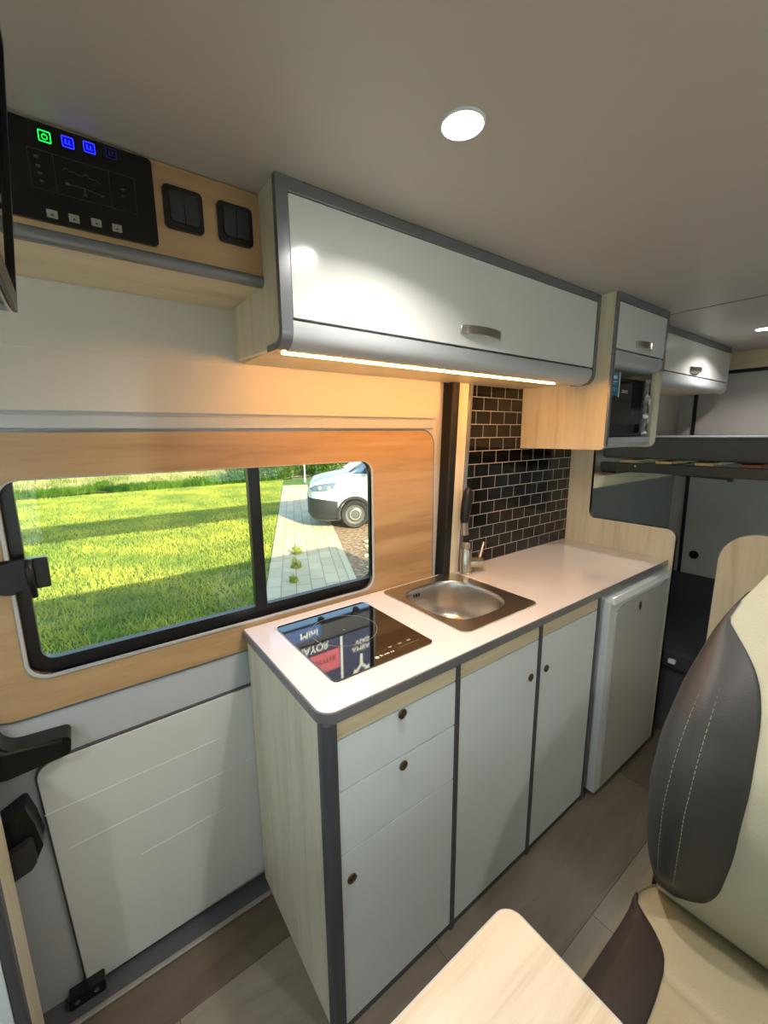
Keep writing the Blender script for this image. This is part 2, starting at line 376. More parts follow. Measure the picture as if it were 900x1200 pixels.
obj('wood_panel_trim', G().plate(rr(-.276, 1.137, .836, 1.506, [.106, .026, .061, .026], 8), YW + .002, YW + .0105, 'y', [rr(-.271, 1.132, .841, 1.501, [.101, .021, .056, .021], 8)]), 'grey_trim', d)
# lower board with grooves
lp = [(-.163, .72), (.9, .733), (.9, .09), (-.137, .022)]
obj('lower_panel', G().plate(fillet([(-.163, .712), (.6, .722), (.6, .03), (-.137, .012)], [.035, .01, .01, .02]), YW - .006, YW + .006, 'y'), 'panelw', d, bevel=.002)
obj('lower_panel_trim', G().plate(fillet([(-.168, .718), (.6, .728), (.6, .022), (-.142, .006)], [.04, .01, .01, .02]), YW - .001, YW + .0065, 'y'), 'dark_trim', d)
gr = G()
for x0, z0, x1, z1 in ((-.16, .575, .26, .585), (-.125, .455, .36, .47), (.02, .33, .26, .34)):
    gr.add([(x0, YW - .0068, z0), (x1, YW - .0068, z1), (x1, YW - .0068, z1 + .003), (x0, YW - .0068, z0 + .003), (x0, YW - .005, z0), (x1, YW - .005, z1), (x1, YW - .005, z1 + .003), (x0, YW - .005, z0 + .003)],
           [(0, 1, 2, 3), (4, 5, 1, 0), (3, 2, 6, 7)])
obj('panel_groove', gr, 'white_satin', d)
# handle of the door at the left edge
hp = fillet([(-.42, .76), (-.30, .76), (-.205, .735), (-.088, .745), (-.082, .792), (-.20, .80), (-.225, .875), (-.42, .90)], [.01, .02, .03, .014, .014, .04, .01, .01])
hd = obj('door_handle', G().plate([(x, z) for x, z in hp], YW - .05, YW + .004, 'y'), 'black', d, bevel=.006)
obj('handle_lip', G().tube([(-.40, YW - .055, .865), (-.24, YW - .055, .84), (-.2, YW - .052, .80), (-.1, YW - .05, .785)], .006, 8), 'black_soft', hd, smooth=True)
lt = obj('door_latch', G().plate(fillet([(-.255, .62), (-.185, .655), (-.172, .60), (-.165, .54), (-.19, .49), (-.235, .475), (-.25, .53)], .008), YW - .055, YW + .004, 'y'), 'black', d, bevel=.005)
obj('latch_tongue', G().plate(fillet([(-.225, .565), (-.18, .58), (-.178, .52), (-.19, .505), (-.225, .495)], .008), YW - .075, YW - .05, 'y'), 'rocker', lt, bevel=.004)
# window
w = thing('window_1', None, None, (.35, YW, WZ0), kind='structure')
FX0, FX1, FZ0, FZ1 = WX0, WX1, WZ0, WZ1
obj('window_frame', G().plate(rr(WX0 - .004, WX1 + .028, WZ0 - .002, WZ1 + .028, .05), YW + .022, YW + .045, 'y', [rr(-.117, .848, .963, 1.415, .03)]), 'black', w, bevel=.003)
obj('reveal', G().plate(rr(WX0 - .003, WX1 + .003, WZ0 - .003, WZ1 + .003, .043), YW + .001, YW + .024, 'y', [rr(WX0, WX1, WZ0, WZ1, .04)]), 'black', w)
obj('window_bead', G().plate(rr(WX0 - .007, WX1 + .007, WZ0 - .008, WZ1 + .003, .046), YW - .004, YW + .006, 'y', [rr(WX0, WX1, WZ0, WZ1, .04)]), 'silver', w, bevel=.002)
obj('window_post', G().box(.405, .440, YW + .018, YW + .045, .955, 1.42), 'black', w, bevel=.003)
obj('pane', G().box(-.13, .42, YW + .034, YW + .038, .95, 1.42), 'glass', w)
obj('pane', G().box(.42, .855, YW + .040, YW + .044, .95, 1.42), 'glass', w)
wl = obj('window_latch', G().plate(rr(-.14, -.075, 1.155, 1.225, .004), YW - .02, YW - .004, 'y'), 'black', w, bevel=.002)
obj('latch_housing', G().lathe((-.146, YW - .008, 1.185), [(.035, -.006), (.04, 0), (.04, .014)], 'y', 24), 'black', w)
obj('latch_lever', G().tube([(-.108, YW - .026, 1.225), (-.108, YW - .03, 1.19), (-.106, YW - .026, 1.138)], [.007, .008, .006], 10), 'black', wl, smooth=True)
# seal and posts beside the door
o = obj('trim_2', G().plate([(1.150, .6), (1.186, .6), (1.246, 1.84), (1.205, 1.84)], YW - .035, YW + .02, 'y'), 'black_soft', bevel=.006); tag(o, kind='structure')
o = obj('trim_3', G().plate([(1.186, .6), (1.236, .6), (1.302, 1.84), (1.247, 1.84)], YW - .03, YW + .02, 'y'), 'wood_v', bevel=.002); tag(o, kind='structure')
o = obj('trim_4', G().plate([(1.236, .6), (1.250, .6), (1.325, 1.84), (1.303, 1.84)], YW - .034, YW + .02, 'y'), 'grey_trim', bevel=.003); tag(o, kind='structure')
# rear side lining: grey below, pale above
o = obj('trim_5', G().box(2.155, XR, YW, YW + .02, 0, 1.20), 'greypanel'); tag(o, kind='structure')
o = obj('trim_6', G().box(2.155, XR, YW - .12, YW + .02, 1.20, 1.26), 'wood_x'); tag(o, kind='structure')
# black rubber edge of the door opening at the left
o = obj('trim_7', G().box(-.262, -.232, 1.135, 1.16, 0, .64), 'black_soft', bevel=.008); tag(o, kind='structure')
hb = obj('trim_8', G().plate(rr(-.178, -.098, .002, .04, .006), 1.165, 1.195, 'y'), 'black', bevel=.003); tag(hb, kind='structure')
for sx in (-.16, -.118):
    obj('bracket_screw', G().lathe((sx, 1.163, .022), [(.006, 0), (.006, .004)], 'y', 10), 'chrome', hb)

# ================================================================ CEILING LAMPS
def lamp(x, y, label, power=1.):
    t = thing('ceiling_spotlight', label, 'ceiling light', (x, y, ZC), group='round ceiling spotlights')
    g = G(); n = 32
    for k, (r0, h0, r1, h1) in enumerate(((.038, ZC, .037, ZC - .003), (.037, ZC - .003, .0345, ZC - .004), (.0345, ZC - .004, .034, ZC - .001))):
        rows = [[(x + r * math.cos(2 * math.pi * i / n), y + r * math.sin(2 * math.pi * i / n), h) for i in range(n)] for r, h in ((r0, h0), (r1, h1))]
        g.grid(rows, True)
    obj('rim', g, 'white_satin', t, smooth=True)
    obj('lens', G().lathe((x, y, ZC - .003), [(.034, 0), (.034, .0025)], 'z', 32), 'lamp', t)
    L = bpy.data.lights.new('spotlight_bulb', 'AREA'); L.shape = 'DISK'; L.size = .06; L.energy = LAMP_W * power; L.color = (1, .95, .88); L.spread = math.radians(142)
    lo = bpy.data.objects.new('spotlight_bulb', L); COL.objects.link(lo); lo.location = (0, 0, -.012); lo.parent = t
    return t
LAMP_W = 4.
lamp(.589, .564, 'lit round ceiling spotlight above the hob and worktop')
lamp(2.9, .648, 'lit round ceiling spotlight over the bunk beds at the rear', 1.3)
lamp(.75, -.35, 'added round ceiling spotlight above the beige seat, unseen outside the frame')  # unseen lamp added for more light inside
lamp(-.9, .1, 'added round ceiling spotlight towards the driving cab, unseen outside the frame')  # another unseen lamp, added to light the front end

# ================================================================ KITCHEN BASE UNITS
FY = .700; CB = .885   # front plane and underside of worktop
def knob(x, z, parent, label=None):
    k = obj('knob', G().lathe((x, FY - .002, z), [(.0125, 0), (.0125, -.003), (.0105, -.004), (.0095, -.002), (.006, -.001), (.0055, -.004), (.001, -.005)], 'y', 24), 'brass', parent, smooth='auto', label=label)
    return k
def front(name, x0, x1, z0, z1, parent, label=None):
    return obj(name, G().plate(rr(x0, x1, z0, z1, .002), FY, FY + .018, 'y'), 'white_satin', parent, bevel=.0012, label=label)
t = thing('drawer_cabinet', 'white kitchen base cabinet with two drawers, door and pale wood side', 'cabinet', (.56, .95, 0))
obj('side_panel', G().box(.358, .374, FY + .016, YW - .012, 0, CB), 'wood_v', t, bevel=.001)
obj('corner_trim', G().plate(rr(.352, .384, FY - .006, FY + .026, [.016, .002, .002, .002]), 0, CB, 'z'), 'dark_trim', t, bevel=.001, label='dark grey upright corner strip')
obj('carcass', G().box(.375, .755, FY + .03, YW - .012, .02, CB - .002), 'wood_v', t)
obj('top_rail', G().box(.384, .752, FY + .001, FY + .018, .838, CB), 'wood_x', t)
obj('plinth', G().box(.384, .752, FY + .002, FY + .018, 0, .022), 'dark_trim', t)
dr = front('drawer', .386, .751, .707, .835, t); knob(.566, .824, dr)
dr = front('drawer', .386, .751, .536, .703, t); knob(.569, .679, dr)
dr = front('door', .386, .751, .025, .532, t); knob(.412, .457, dr)
obj('divider_strip', G().plate(rr(.752, .768, FY - .004, FY + .03, .002), 0, CB, 'z'), 'dark_trim', t, bevel=.001)
t = thing('sink_cabinet', 'white kitchen cabinet under the sink with one knobbed door', 'cabinet', (.95, .95, 0))
obj('carcass', G().box(.769, 1.128, FY + .03, YW - .012, .02, CB - .2), 'wood_v', t)
obj('top_rail', G().box(.769, 1.134, FY + .001, FY + .018, .838, CB), 'wood_x', t)
obj('plinth', G().box(.769, 1.134, FY + .002, FY + .018, 0, .022), 'dark_trim', t)
dr = front('door', .770, 1.132, .025, .835, t); knob(1.098, .716, dr)
obj('divider_strip', G().plate(rr(1.134, 1.150, FY - .004, FY + .03, .002), 0, CB, 'z'), 'dark_trim', t, bevel=.001)
t = thing('storage_cabinet', 'white kitchen cabinet between the sink cabinet and the fridge', 'cabinet', (1.33, .95, 0))
obj('carcass', G().box(1.152, 1.51, FY + .03, YW - .012, .02, CB - .15), 'wood_v', t)
obj('top_rail', G().box(1.151, 1.51, FY + .001, FY + .018, .838, CB), 'wood_x', t)
obj('plinth', G().box(1.151, 1.51, FY + .002, FY + .018, 0, .022), 'dark_trim', t)
dr = front('door', 1.152, 1.508, .025, .835, t); knob(1.184, .716, dr)
obj('divider_strip', G().plate(rr(1.510, 1.526, FY - .004, FY + .3, .002), 0, CB, 'z'), 'dark_trim', t, bevel=.001)

# worktop with cut-out for the sink
t = thing('worktop', 'glossy white kitchen worktop with grey edge', 'worktop', (1.2, .95, CB))
sink_cut = rr(.874, 1.205, .782, 1.162, .04)
obj('slab', G().plate(rr(.353, 2.128, .697, YW - .004, [.035, .002, .002, .002], 10), CB, .912, 'z', [sink_cut]), 'top', t, bevel=.0015)
# edge band along left and front
band = rr(.349, 2.128, .693, YW - .004, [.039, .002, .002, .002], 10)
inner = rr(.3535, 2.127, .6975, YW - .0045, [.035, .001, .001, .001], 10)
obj('edge_band', G().plate(band, CB + .0005, .9105, 'z', [inner]), 'grey_trim', t, bevel=.001)

# hob
t = thing('induction_hob', 'black glass single-zone hob set into the white worktop', 'hob', (.59, .96, .912))
obj('glass_plate', G().plate(rr(.432, .752, .785, 1.142, .014), .9125, .917, 'z'), 'hob', t, bevel=.001)
def ringg(cx, cy, r, w, z, n=64):
    g = G(); rows = [[(cx + q * math.cos(2 * math.pi * i / n), cy + q * math.sin(2 * math.pi * i / n), h) for i in range(n)] for q, h in ((r, z), (r, z + .0003), (r + w, z + .0003), (r + w, z))]
    return g.grid(rows, True)
obj('zone_ring', ringg(.588, 1.0, .098, .0012, .917), 'ring', t)
obj('zone_mark', G().plate(rr(.585, .591, .997, 1.003, .001), .917, .9173, 'z'), 'ring', t)
g = G()
for i, x in enumerate((.634, .668, .700)):
    g.plate(rr(x - .006, x + .006, .832, .838, .002), .917, .9173, 'z')
g.box(.655, .725, .818, .819, .917, .9173)
obj('touch_symbol', g, 'ring', t)
# small maker's mark, as unreadable as in the photo: a disc and a run of short strokes
g = G().lathe((.574, .812, .917), [(.006, 0), (.006, .0004)], 'z', 20)
for i, (hh, ww) in enumerate(((.008, .005), (.005, .002), (.005, .005), (.005, .006), (.006, .002), (.005, .004), (.005, .004))):
    x = .585 + i * .0068; g.box(x, x + ww, .8095, .8095 + hh, .917, .9174)
obj('maker_mark', g, 'hobprint', t)

# sink
t = thing('kitchen_sink', 'square stainless steel sink inset in the white worktop', 'sink', (1.04, .97, .912))
def bowl_loop(s, z, n=64, e=3.2):
    cx, cy = 1.022, .972; a, b = .142 * s, .158 * s; P = []
    for i in range(n):
        th = 2 * math.pi * i / n; c, q = math.cos(th), math.sin(th)
        x = a * math.copysign(abs(c) ** (2 / e), c); y = b * math.copysign(abs(q) ** (2 / e), q)
        x += (.014 * (1 - (y / b) ** 2)) * (1 if c > 0 else -.2)
        P.append((cx + x, cy + y, z))
    return P
lp = bowl_loop(1, 0)
obj('rim', G().plate(rr(.856, 1.224, .763, 1.180, .028, 8), .9122, .9165, 'z', [[(p[0], p[1]) for p in lp]]), 'steel', t, bevel=.0012)
prof = [(1.0, .9165), (.985, .913), (.972, .905), (.955, .88), (.93, .82), (.9, .79), (.82, .772), (.6, .768), (.3, .766), (.14, .765)]
g = G().grid([bowl_loop(s, z) for s, z in prof], True)
g.f.append(tuple((len(prof) - 1) * 64 + k for k in range(64)))
b = obj('bowl', g, 'steel', t, smooth=True)
obj('drain', G().lathe((1.03, .97, .766), [(.038, 0), (.038, .003), (.03, .004), (.026, .001), (.012, .001), (.012, .005), (.002, .006)], 'z', 32), 'chrome', b, smooth='auto')
g = G()
for k in range(3): g.plate(rr(1.012 + k * .013 - .05 + .0, 1.019 + k * .013 - .05, .882, .896, .003), 1.1195, 1.1265, 'y')
obj('overflow_slot', g, 'black', b)

# tap
t = thing('kitchen_tap', 'brushed metal kitchen tap with black upright spray head', 'tap', (1.29, 1.13, .912))
bx, by = 1.262, 1.135
obj('base', G().lathe((bx, by, .912), [(.027, 0), (.027, .006), (.024, .008), (.0235, .105), (.0215, .108), (.017, .109), (.017, .135), (.015, .137)], 'z', 28), 'nickel', t, smooth='auto')
obj('valve_body', G().tube([(bx, by, .962), (bx + .068, by - .027, .956), (bx + .070, by - .028, .956)], [.021, .021, .019], 24), 'nickel', t, smooth='auto')
obj('lever', G().tube([(bx + .060, by - .022, .972), (bx + .095, by - .012, 1.035)], [.0055, .005], 12), 'nickel', t, smooth='auto')
obj('hose', G().tube([(bx, by, 1.045), (bx - .004, by, 1.075), (bx - .012, by, 1.10)], .008, 14), 'black_soft', t, smooth=True)
hd = obj('spray_collar', G().tube([(bx - .012, by, 1.082), (bx - .016, by, 1.134)], .016, 24), 'nickel', t, smooth='auto')
obj('spray_head', G().tube([(bx - .016, by, 1.134), (bx - .014, by, 1.145), (bx - .010, by, 1.18), (bx - .004, by, 1.22), (bx, by, 1.25), (bx + .003, by, 1.268), (bx + .005, by, 1.275)], [.0165, .019, .021, .021, .019, .014, .004], 22), 'black', t, smooth=True)

# tile panel
TILE_OFF = (-1.318 + .0927 * 4 + .0 + 1.72, 0)
def mk_tile():
    global TILE_OFF
    cx, zb = (1.24 + 2.128) / 2, .6
    # joint at world x=1.468, row joints at world z=1.693-.0556k
    TILE_OFF = (-(1.4605 - cx) % .0927, -(1.693 - zb) % .0556)
    return tiles('black_metro_tiles')
M['tile'] = mk_tile()
o = obj('splashback', G().plate([(1.24, .9125), (2.128, .9125), (2.128, 1.84), (1.30, 1.84)], YW - .004, YW + .02, 'y'), 'tile', loc=((1.24 + 2.128) / 2, YW + .01, .6))
tag(o, 'splashback of small black tiles with pale joints behind the tap', 'splashback')

# end panel right of the worktop
ep = fillet([(.675, 0), (YW - .002, 0), (YW - .002, 1.42), (1.075, 1.42), (1.075, 1.055), (.675, 1.055)], [0, 0, 0, 0, .028, .04], 8)
t = thing('end_panel', 'stepped pale wood panel standing at the right end of the worktop', 'partition', (2.14, .95, 0))
obj('board', G().plate(ep, 2.131, 2.149, 'x'), 'wood_v', t)
ei = fillet([(.677, -.01), (YW + .01, -.01), (YW + .01, 1.43), (1.077, 1.43), (1.077, 1.053), (.677, 1.053)], [0, 0, 0, 0, .03, .038], 8)
def rim_strip(path, w, x0, x1, th=.0012):
    """thin band following an open 2D path (y,z), offset to its left"""
    g = G(); n = len(path); rows = []
    for i, p in enumerate(path):
        a = Vector(path[max(i - 1, 0)]); b = Vector(path[min(i + 1, n - 1)]); d = (b - a).normalized(); nn = Vector((-d.y, d.x)) * th
        rows.append([(x0, p[0], p[1]), (x0, p[0] + nn.x, p[1] + nn.y), (x1, p[0] + nn.x, p[1] + nn.y), (x1, p[0], p[1])])
    return g.grid(rows, True)
path = ep[3:] + [ep[0]]
obj('edge_band', rim_strip(path, 0, 2.1305, 2.1495, .0015), 'grey_trim', t)

# fridge
t = thing('fridge', 'small white under-counter fridge at the right end of the kitchen', 'fridge', (1.82, .9, 0))
obj('body', G().box(1.545, 2.105, .735, 1.17, .025, .855), 'fridge', t, bevel=.006)
dy = .668
dshape = rr(1.556, 2.092, .02, .868, .012)
dd = obj('door', G().plate(dshape, dy + .006, .73, 'y'), 'fridge', t, bevel=.01)
# recessed greyish face with a chamfered grip at the top
fp = fillet([(1.60, .03), (2.078, .03), (2.078, .842), (2.03, .828), (1.66, .828), (1.60, .808)], [.01, .01, .01, .02, .02, .01])
obj('door_face', G().plate(fp, dy, dy + .008, 'y'), 'fridge_face', dd, bevel=.003)
obj('grip', G().plate([(dy - .004, .845), (dy + .03, .845), (dy + .03, .872), (dy + .006, .872)], 1.57, 2.085, 'x'), 'fridge', dd, bevel=.004)
obj('badge', G().plate([(1.806 + .009 * math.cos(a / 8 * math.pi), .785 + .017 * math.sin(a / 8 * math.pi)) for a in range(16)], dy - .0025, dy, 'y'), 'brass', dd)
obj('badge_mark', G().plate(rr(1.802, 1.810, .783, .795, .002), dy - .003, dy - .002, 'y'), 'black', dd)
obj('gasket', G().box(1.56, 2.09, .729, .737, .03, .86), 'greypanel', t)
obj('foot', G().lathe((1.58, .76, 0), [(.015, 0), (.015, .028)], 'z', 16), 'black', t)
obj('foot', G().lathe((2.07, .76, 0), [(.015, 0), (.015, .028)], 'z', 16), 'black', t)
obj('top_strip', G().box(1.527, 2.13, .715, .73, .868, CB - .001), 'silver', t)

# ================================================================ OVERHEAD CABINETS
def handle(x0, x1, y, z, parent, h=.024, out=.024):
    g = G(); rows = []; n = 14
    for i in range(n + 1):
        u = i / n; x = x0 + (x1 - x0) * u; b = math.sin(math.pi * u) ** .55 * out
        yo = y - b
        rows.append([(x, yo - .003, z - h / 2), (x, yo + .003, z - h / 2), (x, yo + .003, z + h / 2), (x, yo - .003, z + h / 2)])
    g.grid(rows, True); g.f += [(0, 1, 2, 3), tuple(n * 4 + k for k in (3, 2, 1, 0))]
    return obj('handle', g, 'chrome', parent, bevel=.0015, label='curved chrome handle')
def side_prof(yf, yb, zb, zt, r):
    return fillet([(yf, zt), (yf, zb), (yb, zb + .015), (yb, zt)], [0, r, .004, 0], 10)
def edge_u(yf, yb, zb, zt, r, x0, x1, th, parent, name='edge_trim', mat='grey_trim'):
    """soft grey bead on the front edge of a side board, round the lower corner"""
    P = fillet([(yf, zt), (yf, zb), (yf + .09, zb + .002)], [0, r, 0], 10)
    # close polygon by an inner offset
    Q = fillet([(yf + th, zt), (yf + th, zb + th), (yf + .09, zb + th)], [0, max(r - th, .004), 0], 10)
    return obj(name, G().plate(P + Q[::-1], x0, x1, 'x'), mat, parent, bevel=min(.004, th * .4))
OY = .868
t = thing('overhead_cabinet', 'long white-doored overhead cabinet with a light strip, above the hob', 'cabinet', (1.03, 1.03, 1.67))
obj('side_panel', G().plate(side_prof(OY + .004, YW - .006, 1.676, ZC, .035), .385, .401, 'x'), 'wood_v', t)
edge_u(OY - .002, 0, 1.672, ZC - .001, .038, .381, .407, .016, t)
obj('side_panel', G().plate(side_prof(OY + .004, YW - .006, 1.676, ZC, .035), 1.655, 1.671, 'x'), 'wood_v', t)
edge_u(OY - .002, 0, 1.672, ZC - .001, .038, 1.654, 1.676, .012, t)
obj('top_rail', G().box(.401, 1.655, OY - .001, OY + .03, 1.972, ZC), 'grey_trim', t, bevel=.003)
obj('back_board', G().box(.401, 1.655, YW - .03, YW - .006, 1.69, ZC - .001), 'wood_x', t)
obj('bottom_board', G().box(.402, 1.654, .935, YW - .006, 1.683, 1.698), 'wood_x', t)
dr = obj('door', G().plate(rr(.409, 1.652, 1.735, 1.97, .003), OY, OY + .018, 'y'), 'white', t, bevel=.0015)
handle(.915, 1.09, OY, 1.777, dr)
vp = [(OY + .002, 1.729), (OY + .001, 1.712), (OY + .006, 1.694), (OY + .018, 1.681), (OY + .035, 1.674), (OY + .05, 1.672), (OY + .07, 1.674), (OY + .07, 1.684), (OY + .04, 1.69), (OY + .02, 1.705), (OY + .018, 1.729)]
obj('valance', G().plate(vp, .407, 1.654, 'x'), 'silver', t, smooth='auto', label='curved silver-grey lower rail')
obj('light_strip', G().box(.36 + .045, 1.49, OY + .056, OY + .062, 1.669, 1.6735), 'led', t, label='glowing warm light strip')
obj('strip_channel', G().box(.404, 1.52, OY + .053, OY + .065, 1.6735, 1.676), 'silver', t)

# microwave cabinet
MY = .806
t = thing('microwave_cabinet', 'tall pale wood wall cabinet with an open niche holding the microwave', 'cabinet', (1.9, 1.0, 1.42))
obj('side_panel', G().plate(fillet([(MY + .004, ZC), (MY + .004, 1.42), (YW - .006, 1.42), (YW - .006, ZC)], [0, .02, 0, 0]), 1.678, 1.694, 'x'), 'wood_v', t)
obj('edge_trim', G().box(1.676, 1.696, MY - .002, MY + .007, 1.435, ZC - .001), 'grey_trim', t, bevel=.003)
obj('side_panel', G().plate(fillet([(MY + .004, ZC), (MY + .004, 1.42), (YW - .006, 1.42), (YW - .006, ZC)], [0, .03, 0, 0]), 2.132, 2.150, 'x'), 'wood_v', t)
obj('edge_trim', G().box(2.130, 2.152, MY - .002, MY + .007, 1.75, ZC - .001), 'grey_trim', t, bevel=.003)
obj('niche_post', G().plate(rr(2.088, 2.132, 1.428, 1.745, .01), MY + .003, MY + .02, 'y'), 'wood_v', t)
obj('top_rail', G().box(1.694, 2.132, MY - .001, MY + .03, 1.97, ZC), 'grey_trim', t, bevel=.002)
dr = obj('door', G().plate(rr(1.698, 2.129, 1.803, 1.967, .003), MY, MY + .018, 'y'), 'white', t, bevel=.0015)
handle(1.855, 1.985, MY, 1.832, dr)
vv = lambda z0, z1, y: [(y, z1), (y - .001, (z0 + z1) / 2), (y + .006, z0 + .012), (y + .02, z0 + .002), (y + .035, z0), (y + .035, z1)]
obj('valance', G().plate(vv(1.738, 1.797, MY + .002), 1.695, 2.131, 'x'), 'silver', t, smooth='auto')
obj('niche_rail', G().plate(vv(1.424, 1.468, MY + .004), 1.695, 2.088, 'x'), 'silver', t, smooth='auto')
obj('niche_floor', G().box(1.694, 2.132, MY + .03, YW - .006, 1.45, 1.466), 'wood_x', t)
obj('niche_top', G().box(1.694, 2.132, MY + .03, YW - .006, 1.742, 1.758), 'wood_x', t)
obj('back_board', G().box(1.694, 2.132, YW - .022, YW - .006, 1.466, ZC - .001), 'wood_v', t)
# microwave
t = thing('microwave_oven', 'dark microwave with silver film on its control side, in the wall niche', 'microwave', (1.89, .98, 1.467))
obj('housing', G().box(1.70, 2.068, .852, 1.15, 1.47, 1.708), 'black', t, bevel=.004)
dr = obj('door', G().plate(rr(1.70, 2.0, 1.472, 1.706, .004), .834, .852, 'y'), 'mwglass', t, bevel=.002)
obj('door_handle', G().plate(rr(1.978, 1.994, 1.485, 1.70, .006), .812, .834, 'y'), 'black_gloss', dr, bevel=.003)
obj('door_band', G().box(1.70, 2.0, .8315, .8345, 1.472, 1.52), 'black', dr)
g = G()
for z in (1.648, 1.655): g.box(1.835, 1.885, .8325, .834, z, z + .003)
obj('door_print', g, 'hobprint', dr)
obj('keypad', G().plate(rr(2.0, 2.05, 1.472, 1.706, .004), .832, .852, 'y'), 'black_gloss', t, bevel=.002)
rows = []
for i in range(24):
    z = 1.472 + .238 * i / 23; a = .004 * math.sin(i * 1.7) + .003 * math.sin(i * .9)
    rows.append([(2.046 + a * .6, .832, z), (2.048 + a, .824 + a, z), (2.062 + a, .822 - a, z), (2.074 + a * .7, .828, z), (2.075, .84, z), (2.05, .842, z)])
g = G().grid(rows, True); g.f += [tuple(range(6)), tuple(23 * 6 + k for k in range(6))]
obj('protective_film', g, 'film', t, label='crumpled silver protective film')
for z in (1.545, 1.625):
    obj('film_tab', G().lathe((2.082, .825, z), [(.0, -.022), (.006, -.016), (.007, .0), (.005, .012), (.001, .018)], 'z', 12), 'film', t, smooth=True)
t = thing('info_card', 'blue and white card stuck on the microwave door', 'card', (1.75, .832, 1.64))
obj('card_sheet', G().box(1.703, 1.795, .829, .8305, 1.632, 1.722), 'card', t)
obj('card_edge', G().box(1.795, 1.803, .8288, .8306, 1.628, 1.726), 'cardw', t)
g = G()
for x0, x1, z, h in ((1.735, 1.775, 1.697, .012), (1.725, 1.78, 1.684, .004), (1.71, 1.76, 1.676, .003), (1.71, 1.78, 1.66, .002), (1.71, 1.77, 1.652, .002)): g.box(x0, x1, .8284, .829, z, z + h)
obj('card_print', g, 'cardw', t)

# rear overhead cabinet
RY = .90
t = thing('rear_overhead_cabinet', 'small white-doored overhead cabinet above the rear bunks', 'cabinet', (2.8, 1.05, 1.72))
rp = fillet([(RY + .004, ZC), (RY + .004, 1.725), (YW - .002, 1.735), (YW - .002, ZC)], [0, .03, .003, 0])
obj('side_panel', G().plate(rp, 3.385, 3.40, 'x'), 'wood_v', t)
obj('side_panel', G().plate(rp, 2.155, 2.17, 'x'), 'wood_v', t)
obj('top_rail', G().box(2.17, 3.385, RY - .001, RY + .03, 1.968, ZC), 'grey_trim', t, bevel=.002)
dr = obj('door', G().plate(rr(2.18, 3.383, 1.792, 1.965, .003), RY, RY + .018, 'y'), 'white', t, bevel=.0015)
handle(2.735, 2.885, RY, 1.822, dr)
obj('valance', G().plate(vv(1.727, 1.786, RY + .002), 2.17, 3.385, 'x'), 'silver', t, smooth='auto')
obj('bottom_board', G().box(2.17, 3.385, RY + .03, YW - .002, 1.728, 1.742), 'wood_x', t)

# ================================================================ CONTROL SHELF
SY = .965
t = thing('control_shelf', 'wooden ceiling box with grey lower edge carrying the control panel and switches', 'shelf', (0, 1.08, 1.815))
obj('fascia', G().box(-.9, .384, SY, SY + .016, 1.836, ZC - .002), 'oak_x', t)
obj('bottom_board', G().plate([(SY + .014, 1.818), (YW - .006, 1.818), (YW - .006, 1.834), (SY + .014, 1.834)], -.9, .384, 'x'), 'wood_x', t)
obj('edge_trim', G().tube([(-.9, SY + .006, 1.826), (.384, SY + .006, 1.826)], .0125, 16), 'grey_trim', t, smooth='auto')
t = thing('touch_controller', 'black glass control panel with lit green and blue buttons on the wooden box', 'control panel', (.08, SY, 1.92))
PX0, PX1, PZ0, PZ1 = -.06, .179, 1.846, 1.993
obj('glass_face', G().plate(rr(PX0, PX1, PZ0, PZ1, .008), SY - .008, SY - .0005, 'y'), 'panel_black', t, bevel=.001)
def frame_sq(x, z, s, w, y, ratio=1.):
    return G().plate(rr(x - s, x + s, z - s * ratio, z + s * ratio, .002), y - .0006, y, 'y', [rr(x - s + w, x + s - w, z - s * ratio + w, z + s * ratio - w, .0015)])
py = SY - .008
g = frame_sq(.023, 1.974, .0085, .0016, py); 
gb = obj('power_button', g, 'pgreen', t, label='green lit power button')
n = 20; rows = [[(.023 + q * math.cos(2 * math.pi * i / n), h, 1.9735 + q * math.sin(2 * math.pi * i / n)) for i in range(n)] for q, h in ((.003, py), (.003, py - .0006), (.0042, py - .0006), (.0042, py))]
obj('power_symbol', G().grid(rows, True).box(.0225, .0235, py - .0007, py, 1.975, 1.979), 'pgreen', gb)
for x, z, mat, nm in ((.054, 1.9765, 'pblue', 'blue lit button'), (.084, 1.979, 'pblue', 'blue lit button'), (.116, 1.981, 'pbluedim', 'unlit blue button')):
    b = obj('touch_button', frame_sq(x, z, .0085, .0014, py), mat, t, label=nm)
    obj('button_symbol', G().box(x - .0045, x + .0045, py - .0006, py, z - .0035, z - .0025).box(x - .004, x - .002, py - .0006, py, z - .002, z + .004).box(x + .001, x + .003, py - .0006, py, z - .001, z + .003), mat, b)
    if mat == 'pblue': obj('button_glow', G().plate(rr(x - .0068, x + .0068, z - .0068, z + .0068, .001), py - .0003, py, 'y'), emit('deep_blue_glow', rgb(8, 8, 150), 1.2), b)
g = G(); wl_ = .0008
for (x0, x1, z0, z1) in ((-.003, .148, 1.893, 1.952),):
    g.plate(rr(x0, x1, z0, z1, .003), py - .0004, py, 'y', [rr(x0 + wl_, x1 - wl_, z0 + wl_, z1 - wl_, .0025)])
g.box(.030, .0308, py - .0004, py, 1.894, 1.951).box(.108, .1088, py - .0004, py, 1.894, 1.951)
pts = [(.042, 1.932), (.047, 1.936), (.052, 1.932), (.056, 1.934), (.062, 1.93), (.07, 1.931), (.074, 1.936), (.079, 1.93), (.088, 1.93), (.096, 1.926)]
for a, b in zip(pts, pts[1:]): g.tube([(a[0], py, a[1]), (b[0], py, b[1])], .0006, 4)
for a, b in (((.046, 1.912), (.07, 1.912)), ((.07, 1.912), (.095, 1.908)), ((.07, 1.912), (.07, 1.902))): g.tube([(a[0], py, a[1]), (b[0], py, b[1])], .0008, 4)
